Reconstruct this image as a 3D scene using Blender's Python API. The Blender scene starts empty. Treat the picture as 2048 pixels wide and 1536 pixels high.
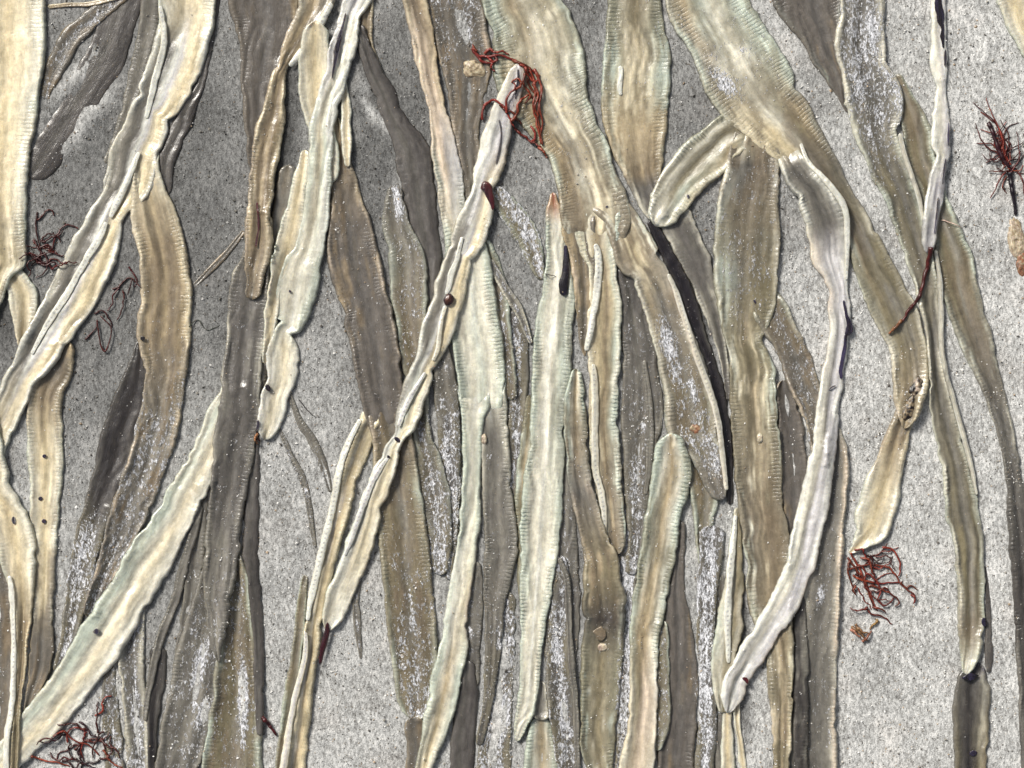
import bpy, math, random
import numpy as np

rnd = random.Random(7)
rng = np.random.default_rng(7)
scene = bpy.context.scene
COL = scene.collection
S = 0.0003                      # metres covered by one photo pixel on the beach (frame is 0.61 m wide)
def W(px, py):                  # beach position of a measured point
    return (np.asarray(px, float) - 1024.0) * S, (768.0 - np.asarray(py, float)) * S

# ------------------------------------------------------------------ camera, sky, sun, exposure
cam_d = bpy.data.cameras.new("camera"); cam = bpy.data.objects.new("camera", cam_d); COL.objects.link(cam)
cam.location = (0, 0, 1.5); cam.rotation_euler = (0, 0, 0)
cam_d.sensor_width = 36; cam_d.lens = 36 * 1.5 / (2048 * S)
cam_d.clip_start = 0.01; cam_d.clip_end = 200
scene.camera = cam
world = bpy.data.worlds.new("World"); scene.world = world; world.use_nodes = True
wn = world.node_tree; wn.nodes.clear()
wo = wn.nodes.new("ShaderNodeOutputWorld"); wb = wn.nodes.new("ShaderNodeBackground")
sk = wn.nodes.new("ShaderNodeTexSky"); sk.sky_type = 'NISHITA'; sk.sun_disc = False
SUN_EL, SUN_AZ = math.radians(42), math.radians(-42)      # azimuth measured from +Y (top of photo) clockwise
sk.sun_elevation = SUN_EL; sk.sun_rotation = SUN_AZ; sk.dust_density = 4.0; sk.air_density = 1.0; sk.ozone_density = 1.0
wb.inputs["Strength"].default_value = 0.058
hsv = wn.nodes.new('ShaderNodeHueSaturation'); hsv.inputs['Saturation'].default_value = .30
wn.links.new(sk.outputs[0], hsv.inputs['Color']); wn.links.new(hsv.outputs[0], wb.inputs[0]); wn.links.new(wb.outputs[0], wo.inputs[0])
sun_d = bpy.data.lights.new("sun", 'SUN'); sun = bpy.data.objects.new("sun", sun_d); COL.objects.link(sun)
sun_d.energy = 3.0; sun_d.angle = math.radians(14); sun_d.color = (1.0, 0.95, 0.87)
sun.rotation_euler = (math.pi / 2 - SUN_EL, 0, math.pi - SUN_AZ)
sun.location = (-1, 1, 2)
scene.view_settings.view_transform = 'Standard'; scene.view_settings.look = 'None'
scene.view_settings.gamma = 1; scene.view_settings.use_curve_mapping = False
scene.view_settings.exposure = 0.56

# ------------------------------------------------------------------ noise
def _hash(i, j, s):
    n = (i * 374761393 + j * 668265263 + s * 2147483647 * 31) & 0xffffffff
    n = ((n ^ (n >> 13)) * 1274126177) & 0xffffffff
    n = n ^ (n >> 16)
    return (n & 0xffffff) / float(0xffffff)
def noise(x, y, s=0):            # value noise, -1..1
    x = np.asarray(x, float); y = np.asarray(y, float)
    i = np.floor(x).astype(np.int64); j = np.floor(y).astype(np.int64)
    fx = x - i; fy = y - j
    fx = fx * fx * (3 - 2 * fx); fy = fy * fy * (3 - 2 * fy)
    a = _hash(i, j, s); b = _hash(i + 1, j, s); c = _hash(i, j + 1, s); d = _hash(i + 1, j + 1, s)
    return ((a * (1 - fx) + b * fx) * (1 - fy) + (c * (1 - fx) + d * fx) * fy) * 2 - 1
def fbm(x, y, s=0, o=3):
    r = 0; a = 1; t = 0
    for k in range(o):
        r = r + a * noise(np.asarray(x) * 2 ** k, np.asarray(y) * 2 ** k, s + k * 17); t += a; a *= .5
    return r / t

# ------------------------------------------------------------------ colours (real surface colours)
def lin(c, k=0.86):
    c = np.array(c, float) / 255
    return np.where(c <= 0.04045, c / 12.92, ((c + 0.055) / 1.055) ** 2.4) * k
PAL = {k: lin(v) for k, v in dict(
    cream=(228, 217, 188), cream2=(208, 193, 158), pale=(219, 215, 198), green=(189, 197, 183), white=(226, 226, 216),
    lav=(204, 202, 202), tan=(178, 161, 130), brown=(122, 109, 90), olive=(124, 116, 92), grey=(136, 132, 122),
    gdark=(100, 97, 91), purple=(98, 94, 90), dark=(60, 56, 54), black=(26, 21, 26), pink=(208, 192, 172),
    sand=(178, 180, 184), red=(140, 54, 40), dred=(84, 26, 24), maroon=(60, 22, 34), orange=(168, 112, 82), ink=(60, 54, 84),
    amber=(150, 84, 40)).items()}
STY = dict(
 cream = dict(st=[(0,'green'),(.12,'pale'),(.3,'cream'),(.5,'cream2'),(.7,'cream'),(.88,'pale'),(1,'green')], rim=2.0, rw=6, rimc='pale', groove=1.8, cup=1.5, sand=.08, rib=.45, stain=.22, sc='tan'),
 pale  = dict(st=[(0,'green'),(.2,'pale'),(.42,'pale'),(.5,'white'),(.6,'pale'),(.8,'pale'),(1,'green')], rim=1.5, rw=7, rimc='green', groove=-1.5, cup=-1, sand=.1, rib=.9, stain=.18, sc='olive'),
 mott  = dict(st=[(0,'green'),(.15,'green'),(.3,'pale'),(.5,'tan'),(.7,'pale'),(.85,'green'),(1,'green')], rim=1.8, rw=6, rimc='green', groove=2, cup=0, sand=.28, rib=.9, stain=.6, sc='olive'),
 brown = dict(st=[(0,'tan'),(.12,'brown'),(.35,'brown'),(.5,'gdark'),(.65,'brown'),(.9,'brown'),(1,'tan')], rim=3.0, rw=5, rimc='pink', groove=2.5, cup=1.5, sand=.4, rib=.4, stain=.5, sc='gdark'),
 tan   = dict(st=[(0,'pink'),(.15,'tan'),(.4,'brown'),(.5,'tan'),(.62,'brown'),(.85,'tan'),(1,'cream')], rim=2.5, rw=6, rimc='cream', groove=2.5, cup=1.5, sand=.25, rib=.6, stain=.4, sc='brown'),
 olive = dict(st=[(0,'green'),(.12,'olive'),(.4,'olive'),(.55,'grey'),(.8,'olive'),(1,'green')], rim=2.8, rw=5, rimc='green', groove=2, cup=1, sand=.25, rib=.6, stain=.4, sc='brown'),
 grey  = dict(st=[(0,'pale'),(.13,'grey'),(.5,'gdark'),(.8,'grey'),(1,'pale')], rim=3.2, rw=5, rimc='pale', groove=1.5, cup=2, sand=.35, rib=.5, stain=.3, sc='gdark'),
 tgrey = dict(st=[(0,'grey'),(.15,'gdark'),(.5,'grey'),(.8,'gdark'),(1,'grey')], rim=1.5, rw=6, rimc='grey', groove=2.5, cup=0, sand=.3, rib=.7, stain=.3, sc='purple'),
 purple= dict(st=[(0,'purple'),(.2,'purple'),(.45,'gdark'),(.55,'purple'),(1,'dark')], rim=0.8, rw=6, rimc='purple', groove=2.5, cup=-2, sand=.06, rib=.0, stain=.3, sc='dark'),
 dark  = dict(st=[(0,'gdark'),(.2,'dark'),(.6,'dark'),(1,'purple')], rim=1, rw=5, rimc='gdark', groove=2.5, cup=0, sand=.15, rib=.1, stain=.3, sc='black'),
 sandy = dict(st=[(0,'grey'),(.15,'gdark'),(.5,'purple'),(.85,'gdark'),(1,'grey')], rim=1.2, rw=6, rimc='grey', groove=1.5, cup=-.5, sand=.78, rib=.5, stain=.4, sc='olive'),
 lav   = dict(st=[(0,'white'),(.25,'lav'),(.4,'grey'),(.5,'white'),(.75,'lav'),(1,'pink')], rim=1.2, rw=6, rimc='white', groove=2, cup=-2, sand=.02, rib=.12, stain=.12, sc='ink'),
 fold  = dict(st=[(0,'grey'),(.08,'pale'),(.15,'grey'),(.38,'gdark'),(.47,'white'),(.55,'lav'),(.63,'cream'),(.8,'cream2'),(.92,'cream'),(1,'white')], rim=1.6, rw=5, rimc='white', groove=-3.2, cup=-1, sand=.05, rib=.3, stain=.12, sc='grey'),
 foldr = dict(st=[(0,'white'),(.1,'cream'),(.2,'cream2'),(.4,'cream'),(.5,'white'),(.58,'lav'),(.66,'grey'),(.85,'grey'),(1,'pale')], rim=1.6, rw=5, rimc='white', groove=-3.0, cup=-1, sand=.05, rib=.3, stain=.12, sc='grey'),
 white = dict(st=[(0,'pale'),(.3,'white'),(.7,'white'),(1,'pale')], rim=0, rw=3, rimc='white', groove=0, cup=-3.5, sand=.03, rib=.0, stain=.1, sc='grey'),
 black = dict(st=[(0,'black'),(1,'black')], rim=0, rw=3, rimc='black', groove=0, cup=-.5, sand=.0, rib=.0, stain=.3, sc='ink'),
 ink   = dict(st=[(0,'lav'),(.3,'ink'),(.7,'ink'),(1,'lav')], rim=0, rw=3, rimc='lav', groove=0, cup=-.3, sand=.0, rib=.0, stain=.5, sc='black'),
 maroon= dict(st=[(0,'maroon'),(1,'dred')], rim=0, rw=3, rimc='maroon', groove=0, cup=-2, sand=.0, rib=.0, stain=.3, sc='black'),
 redb  = dict(st=[(0,'orange'),(.5,'red'),(1,'orange')], rim=1, rw=5, rimc='orange', groove=1, cup=0, sand=.1, rib=.0, stain=.3, sc='green'),
)
NUM = ['rim', 'rw', 'groove', 'cup', 'sand', 'rib', 'stain']
def resolve(s):
    """'brown' or ('brown', dict(sand=.6)) -> arrays"""
    ov = {}
    if isinstance(s, tuple): s, ov = s
    d = dict(STY[s]); d.update(ov)
    us = [a for a, _ in d['st']]; cs = np.array([PAL[c] for _, c in d['st']])
    grid = np.linspace(0, 1, 41)
    prof = np.stack([np.interp(grid, us, cs[:, k]) for k in range(3)], 1)
    return prof, PAL[d['rimc']], PAL[d['sc']], np.array([d[k] for k in NUM], float)

# patches of dry pale sand clinging to whatever lies there: x, y, rx, ry, lean (dx/dy), amount
PATCH = [(400,1330,22,90,-.2,1.1),(487,1400,15,120,0,1.3),(405,1430,22,60,-.3,.9),(175,1150,24,130,-.25,.7),(1005,1290,16,90,.2,.9),
 (1000,1450,26,110,-.2,1.2),(1112,1290,20,120,.1,1.0),(1130,1430,14,110,.1,1.0),(752,220,14,70,.35,1.1),(798,410,14,60,.2,1.1),(893,720,16,60,0,.9),
 (895,900,20,150,.1,.8),(930,60,30,50,.3,.9),(895,120,20,40,.1,.7),(1742,70,13,80,.1,1.2),(1712,190,22,70,.3,.8),(1640,1190,14,45,-.1,1.0),
 (1340,700,28,110,.25,1.0),(1385,780,14,90,.2,.9),(1430,920,14,80,.15,.9),(1450,170,40,60,.8,.9),(160,150,22,110,-.75,.9),(170,250,26,100,-.85,1.0),
 (1270,950,24,120,0,.8),(1290,620,14,60,.1,.5),(1240,1380,14,140,0,1.0),(1400,1380,22,160,0,1.0),(1425,1130,18,110,0,1.0),(640,930,14,60,.4,.8),
 (460,1250,16,90,0,.5),(330,930,30,90,-.2,.6),(345,720,20,90,0,.25),(1475,1080,14,60,0,.7),(1400,730,14,80,.2,.5),(270,1440,16,80,.1,.9),
 (1590,1480,12,80,0,.5),(1656,1150,12,120,0,.6),(1656,1440,12,120,0,.6),(1490,880,10,120,0,.7),(520,590,12,120,0,.35),(830,1250,22,180,.15,.7),(790,1100,20,90,.1,.5),
 (385,1060,12,60,-.3,.3),(232,1360,12,60,0,.8),(240,1500,14,60,0,.8)]
def patches(x, y):
    r = np.zeros_like(x)
    for (cx, cy, rx, ry, ln, a) in PATCH:
        dy = y - cy; dx = x - cx - ln * dy
        r = np.maximum(r, a * np.exp(-((dx / rx) ** 2 + (dy / ry) ** 2) * 1.3))
    return r

# ------------------------------------------------------------------ materials
def nodes(name):
    m = bpy.data.materials.new(name); m.use_nodes = True
    nt = m.node_tree; nt.nodes.clear()
    return m, nt
class G:
    def __init__(s, nt): s.nt = nt
    def n(s, t, **k):
        o = s.nt.nodes.new(t)
        for a, b in k.items(): setattr(o, a, b)
        return o
    def l(s, a, b): s.nt.links.new(a, b)
    def math(s, op, a, b=None, c=None, clamp=False):
        o = s.n("ShaderNodeMath", operation=op, use_clamp=clamp)
        for i, v in enumerate((a, b, c)):
            if v is None: continue
            if isinstance(v, (int, float)): o.inputs[i].default_value = v
            else: s.l(v, o.inputs[i])
        return o.outputs[0]
    def mix(s, f, a, b, mode='MIX'):
        o = s.n("ShaderNodeMix", data_type='RGBA', blend_type=mode)
        for i, v in ((0, f), (6, a), (7, b)):
            if isinstance(v, (int, float)): o.inputs[i].default_value = v
            elif isinstance(v, tuple): o.inputs[i].default_value = v
            else: s.l(v, o.inputs[i])
        return o.outputs[2]
    def attr(s, name, out='Fac'):
        o = s.n("ShaderNodeAttribute", attribute_type='GEOMETRY', attribute_name=name); return o.outputs[out]
    def noise(s, vec, scale, detail=3, rough=.55, out=0):
        o = s.n("ShaderNodeTexNoise"); o.inputs['Scale'].default_value = scale; o.inputs['Detail'].default_value = detail
        o.inputs['Roughness'].default_value = rough; s.l(vec, o.inputs['Vector']); return o.outputs[out]
    def smooth(s, v, a, b):
        o = s.n("ShaderNodeMapRange", interpolation_type='SMOOTHSTEP'); s.l(v, o.inputs[0])
        o.inputs[1].default_value = a; o.inputs[2].default_value = b; return o.outputs[0]

def blade_material():
    m, nt = nodes("bleached_kelp"); g = G(nt)
    out = g.n("ShaderNodeOutputMaterial"); p = g.n("ShaderNodeBsdfPrincipled")
    pos = g.n("ShaderNodeTexCoord").outputs['Object']
    col = g.attr('Col', 'Color'); sand = g.attr('sand'); rib = g.attr('rib'); wet = g.attr('wet')
    buv = g.attr('buv', 'Vector')
    sp = g.n("ShaderNodeSeparateXYZ"); g.l(buv, sp.inputs[0])
    # fibres running along the blade
    mp = g.n("ShaderNodeMapping"); mp.inputs['Scale'].default_value = (1.0, 0.10, 1); g.l(buv, mp.inputs[0])
    fib = g.noise(mp.outputs[0], 0.55, 4, .6)
    mp2 = g.n("ShaderNodeMapping"); mp2.inputs['Scale'].default_value = (1.0, 0.3, 1); g.l(buv, mp2.inputs[0])
    fib2 = g.noise(mp2.outputs[0], 0.12, 4, .65)
    grain = g.noise(pos, 900, 2, .6)
    blot = g.noise(pos, 230, 5, .65)
    # transverse ribs
    dist = g.noise(buv, 0.09, 3, .6)
    ph = g.math('ADD', g.math('MULTIPLY', sp.outputs[1], 2 * math.pi / 7.6), g.math('MULTIPLY', dist, 7.0))
    sn = g.math('SINE', ph)
    gate = g.smooth(g.noise(buv, 0.03, 3, .6), .30, .55)
    ribm = g.math('MULTIPLY', g.math('MULTIPLY', g.smooth(sn, -.1, .8), rib), gate)
    c = g.mix(g.math('MULTIPLY', ribm, .7), col, g.mix(1.0, col, (.30, .35, .35, 1), 'MULTIPLY'))
    # tonal variation
    v = g.math('ADD', g.math('MULTIPLY', fib, .22), g.math('ADD', g.math('MULTIPLY', fib2, .5), g.math('MULTIPLY', blot, .7)))
    v = g.math('ADD', g.math('MULTIPLY', g.math('SUBTRACT', v, .70), 1.3), 1.0)
    hs = g.n("ShaderNodeCombineXYZ")
    for i in range(3): g.l(v, hs.inputs[i])
    c = g.mix(1.0, c, hs.outputs[0], 'MULTIPLY')
    fine = g.noise(pos, 620, 4, .75)
    fv = g.math('ADD', g.math('MULTIPLY', fine, .6), .70)
    hf = g.n('ShaderNodeCombineXYZ')
    for i in range(3): g.l(fv, hf.inputs[i])
    c = g.mix(1.0, c, hf.outputs[0], 'MULTIPLY')
    spk = g.smooth(blot, .66, .73)
    c = g.mix(g.math('MULTIPLY', spk, .45), c, (.16, .13, .08, 1))
    # clinging sand
    mps = g.n("ShaderNodeMapping"); mps.inputs['Rotation'].default_value = (0, 0, .9); mps.inputs['Scale'].default_value = (1, .55, 1); g.l(pos, mps.inputs[0])
    gn = g.noise(mps.outputs[0], 760, 3, .75)
    gl = g.noise(pos, 120, 4, .7)
    sv = g.math('ADD', g.math('ADD', sand, g.math('MULTIPLY', g.math('SUBTRACT', gl, .5), 1.1)), g.math('MULTIPLY', g.math('SUBTRACT', gn, .5), 1.9))
    sm = g.smooth(sv, .60, .86)
    gcol = g.n("ShaderNodeValToRGB"); g.l(g.noise(mps.outputs[0], 1000, 2, .8), gcol.inputs[0])
    cr = gcol.color_ramp; cr.elements[0].position = .36; cr.elements[0].color = (.10, .10, .095, 1)
    cr.elements[1].position = .62; cr.elements[1].color = (.80, .81, .85, 1)
    e = cr.elements.new(.48); e.color = (.42, .43, .46, 1)
    c = g.mix(sm, c, gcol.outputs[0])
    g.l(c, p.inputs['Base Color'])
    rg = g.math('ADD', g.math('MULTIPLY', blot, .22), g.math('MULTIPLY', sm, .45))
    g.l(g.math('ADD', rg, .13, clamp=True), p.inputs['Roughness'])
    g.l(g.math('MULTIPLY', g.math('SUBTRACT', 1.0, sm), .4), p.inputs['Coat Weight']); p.inputs['Coat Roughness'].default_value = .24
    p.inputs['Specular IOR Level'].default_value = .55
    g.l(g.math('MULTIPLY', g.math('SUBTRACT', 1.0, sm), .35), p.inputs['Subsurface Weight'])
    p.inputs['Subsurface Radius'].default_value = (1, .8, .5); p.inputs['Subsurface Scale'].default_value = .0016
    # relief
    h = g.math('ADD', g.math('MULTIPLY', fib, .3), g.math('MULTIPLY', ribm, -.55))
    h = g.math('ADD', h, g.math('MULTIPLY', grain, .08))
    h = g.math('ADD', h, g.math('MULTIPLY', fine, .10))
    h = g.math('ADD', h, g.math('MULTIPLY', fib2, .45))
    h = g.math('ADD', h, g.math('MULTIPLY', blot, .45))
    h = g.math('ADD', h, g.math('MULTIPLY', g.math('MULTIPLY', sm, gn), 1.8))
    b = g.n("ShaderNodeBump"); b.inputs['Strength'].default_value = .60; b.inputs['Distance'].default_value = .0009
    g.l(h, b.inputs['Height']); g.l(b.outputs[0], p.inputs['Normal'])
    g.l(p.outputs[0], out.inputs[0])
    return m

def sand_material():
    m, nt = nodes("beach_sand"); g = G(nt)
    out = g.n("ShaderNodeOutputMaterial"); p = g.n("ShaderNodeBsdfPrincipled")
    pos = g.n("ShaderNodeTexCoord").outputs['Object']
    tone = g.attr('tone')
    mp = g.n("ShaderNodeMapping"); mp.inputs['Rotation'].default_value = (0, 0, .95); mp.inputs['Scale'].default_value = (1, .5, 1); g.l(pos, mp.inputs[0])
    a = g.noise(mp.outputs[0], 560, 3, .72); b_ = g.noise(pos, 1200, 2, .7); c_ = g.noise(pos, 34, 5, .65)
    v = g.math('ADD', g.math('MULTIPLY', a, .62), g.math('ADD', g.math('MULTIPLY', b_, .42), g.math('MULTIPLY', c_, .26)))
    r = g.n("ShaderNodeValToRGB"); g.l(v, r.inputs[0]); cr = r.color_ramp
    cr.elements[0].position = .46; cr.elements[0].color = (.085, .084, .08, 1)
    cr.elements[1].position = .775; cr.elements[1].color = (.55, .548, .535, 1)
    e = cr.elements.new(.575); e.color = (.215, .213, .206, 1)
    e = cr.elements.new(.65); e.color = (.32, .325, .32, 1)
    hs = g.n("ShaderNodeCombineXYZ")
    for i in range(3): g.l(tone, hs.inputs[i])
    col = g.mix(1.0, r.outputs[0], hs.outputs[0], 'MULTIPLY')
    pk = g.smooth(g.noise(pos, 28, 3, .6), .52, .68)
    col = g.mix(g.math('MULTIPLY', pk, .12), col, g.mix(1.0, col, (1.12, .96, .86, 1), 'MULTIPLY'))
    g.l(col, p.inputs['Base Color']); p.inputs['Roughness'].default_value = .72
    p.inputs['Specular IOR Level'].default_value = .35
    b = g.n("ShaderNodeBump"); b.inputs['Strength'].default_value = .9; b.inputs['Distance'].default_value = .0010
    g.l(v, b.inputs['Height']); g.l(b.outputs[0], p.inputs['Normal'])
    g.l(p.outputs[0], out.inputs[0])
    return m

def grain_material():
    m, nt = nodes("loose_sand_grains"); g = G(nt)
    out = g.n("ShaderNodeOutputMaterial"); p = g.n("ShaderNodeBsdfPrincipled")
    g.l(g.attr('Col', 'Color'), p.inputs['Base Color']); p.inputs['Roughness'].default_value = .28
    g.l(p.outputs[0], out.inputs[0]); return m

def weed_material():
    m, nt = nodes("red_seaweed"); g = G(nt)
    out = g.n("ShaderNodeOutputMaterial"); p = g.n("ShaderNodeBsdfPrincipled")
    pos = g.n("ShaderNodeTexCoord").outputs['Object']
    n1 = g.noise(pos, 500, 3, .6)
    c = g.mix(g.smooth(n1, .3, .7), g.mix(1.0, g.attr('Col', 'Color'), (.45, .4, .4, 1), 'MULTIPLY'), g.attr('Col', 'Color'))
    g.l(c, p.inputs['Base Color']); p.inputs['Roughness'].default_value = .38
    p.inputs['Subsurface Weight'].default_value = .1; p.inputs['Subsurface Scale'].default_value = .001
    b = g.n("ShaderNodeBump"); b.inputs['Strength'].default_value = .6; b.inputs['Distance'].default_value = .0006
    g.l(n1, b.inputs['Height']); g.l(b.outputs[0], p.inputs['Normal'])
    g.l(p.outputs[0], out.inputs[0]); return m
M_BLADE, M_SAND, M_GRAIN, M_WEED = blade_material(), sand_material(), grain_material(), weed_material()

# ------------------------------------------------------------------ mesh helper
def mesh_obj(name, V, F, mat, attrs=None, parent=None, smooth=True, origin=None):
    """V (n,3) metres; F list of arrays each (k, sides)"""
    V = np.asarray(V, float)
    if origin is not None: V = V - np.asarray(origin)
    me = bpy.data.meshes.new(name)
    me.vertices.add(len(V)); me.vertices.foreach_set('co', V.astype(np.float32).ravel())
    loops = np.concatenate([f.ravel() for f in F]).astype(np.int32)
    tot = np.concatenate([np.full(len(f), f.shape[1]) for f in F]).astype(np.int32)
    st = np.concatenate([[0], np.cumsum(tot)[:-1]]).astype(np.int32)
    me.loops.add(len(loops)); me.loops.foreach_set('vertex_index', loops)
    me.polygons.add(len(tot)); me.polygons.foreach_set('loop_start', st); me.polygons.foreach_set('loop_total', tot)
    me.polygons.foreach_set('use_smooth', np.full(len(tot), smooth))
    for k, (ty, a) in (attrs or {}).items():
        at = me.attributes.new(k, ty, 'POINT')
        key = {'FLOAT': 'value', 'FLOAT_VECTOR': 'vector', 'FLOAT_COLOR': 'color'}[ty]
        at.data.foreach_set(key, np.asarray(a, np.float32).ravel())
    me.update(calc_edges=True); me.validate()
    me.materials.append(mat)
    o = bpy.data.objects.new(name, me); COL.objects.link(o)
    if parent is not None: o.parent = parent
    if origin is not None and parent is None: o.location = origin
    return o
def rgba(c): return np.concatenate([c, np.ones((len(c), 1))], 1)

# ------------------------------------------------------------------ the beach
def ground_h(x, y):             # in photo pixels of height
    return 5 * fbm(x / 260, y / 260, 3, 3) + 1.3 * fbm(x / 34, y / 34, 9, 2) + .5 * noise(x / 9, y / 9, 5)
CELL = 5.0; X0, Y0 = -320.0, -320.0; NX, NY = 540, 440
gx, gy = np.meshgrid(X0 + CELL * np.arange(NX), Y0 + CELL * np.arange(NY), indexing='ij')
H = ground_h(gx, gy)
def hidx(x, y):
    i = np.clip(np.round((x - X0) / CELL).astype(int), 0, NX - 1); j = np.clip(np.round((y - Y0) / CELL).astype(int), 0, NY - 1)
    return i, j
def dil(A):
    B = A.copy()
    for ax in (0, 1):
        B = np.maximum(B, np.maximum(np.roll(B, 1, ax), np.roll(B, -1, ax)))
    return B

# damp and dry areas, plus shade painted into narrow crevices: x, y, rx, ry, tone factor
DAMP_SHADE = [(560,380,900,620,.62),(900,1150,620,420,.85),(150,250,260,420,.50),(400,300,150,420,.62),(170,800,190,260,.62),(230,640,120,170,.85),(820,180,170,320,.50),(720,420,80,330,.75),(1160,60,90,260,.50),(1400,220,110,230,.48),
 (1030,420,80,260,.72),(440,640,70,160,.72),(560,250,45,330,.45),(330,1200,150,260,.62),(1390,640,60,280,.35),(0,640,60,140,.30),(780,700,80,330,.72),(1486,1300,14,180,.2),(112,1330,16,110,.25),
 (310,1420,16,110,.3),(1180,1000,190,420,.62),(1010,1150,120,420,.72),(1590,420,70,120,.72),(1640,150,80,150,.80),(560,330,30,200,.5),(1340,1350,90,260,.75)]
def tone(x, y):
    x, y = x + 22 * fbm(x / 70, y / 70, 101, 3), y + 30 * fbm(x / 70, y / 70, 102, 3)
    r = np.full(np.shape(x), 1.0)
    for (cx, cy, rx, ry, t) in DAMP_SHADE:
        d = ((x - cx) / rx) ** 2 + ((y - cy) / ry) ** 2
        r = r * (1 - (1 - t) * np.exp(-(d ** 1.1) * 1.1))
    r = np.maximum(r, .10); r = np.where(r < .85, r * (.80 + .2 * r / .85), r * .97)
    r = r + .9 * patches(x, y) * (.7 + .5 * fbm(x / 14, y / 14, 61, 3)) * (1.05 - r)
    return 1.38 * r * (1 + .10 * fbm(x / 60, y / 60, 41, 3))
def axis(lo, hi, step, far):
    c = np.arange(lo, hi + 1, step); ex = []
    s = step; p = hi
    while p < far: s *= 1.35; p += s; ex.append(p)
    n = []; s = step; p = lo
    while p > -far: s *= 1.35; p -= s; n.append(p)
    return np.concatenate([n[::-1], c, ex])
ax_, ay_ = axis(-260, 2310, 6, 30000), axis(-260, 1800, 6, 30000)
GX, GY = np.meshgrid(ax_, ay_, indexing='ij')
# ------------------------------------------------------------------ blade builder
SURF = []                        # surface samples for grains
def gk(sig):
    r = max(1, int(3 * sig)); k = np.exp(-.5 * (np.arange(-r, r + 1) / sig) ** 2); return k / k.sum()
def blur(A, k, axis):
    r = len(k) // 2
    P = np.pad(A, [(r, r) if a == axis else (0, 0) for a in range(2)], mode='edge')
    return sum(w * np.take(P, range(i, i + A.shape[axis]), axis=axis) for i, w in enumerate(k))
def catmull(P, n):
    P = np.asarray(P, float); m = len(P)
    Q = np.vstack([2 * P[0] - P[1], P, 2 * P[-1] - P[-2]])
    out = []
    for i in range(m - 1):
        p0, p1, p2, p3 = Q[i:i + 4]
        t = np.linspace(0, 1, n, endpoint=False)[:, None]
        out.append(.5 * ((2 * p1) + (-p0 + p2) * t + (2 * p0 - 5 * p1 + 4 * p2 - p3) * t ** 2 + (-p0 + 3 * p1 - 3 * p2 + p3) * t ** 3))
    out.append(P[-1:]); return np.vstack(out)
SEED = [0]
RIMCUT = []
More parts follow.
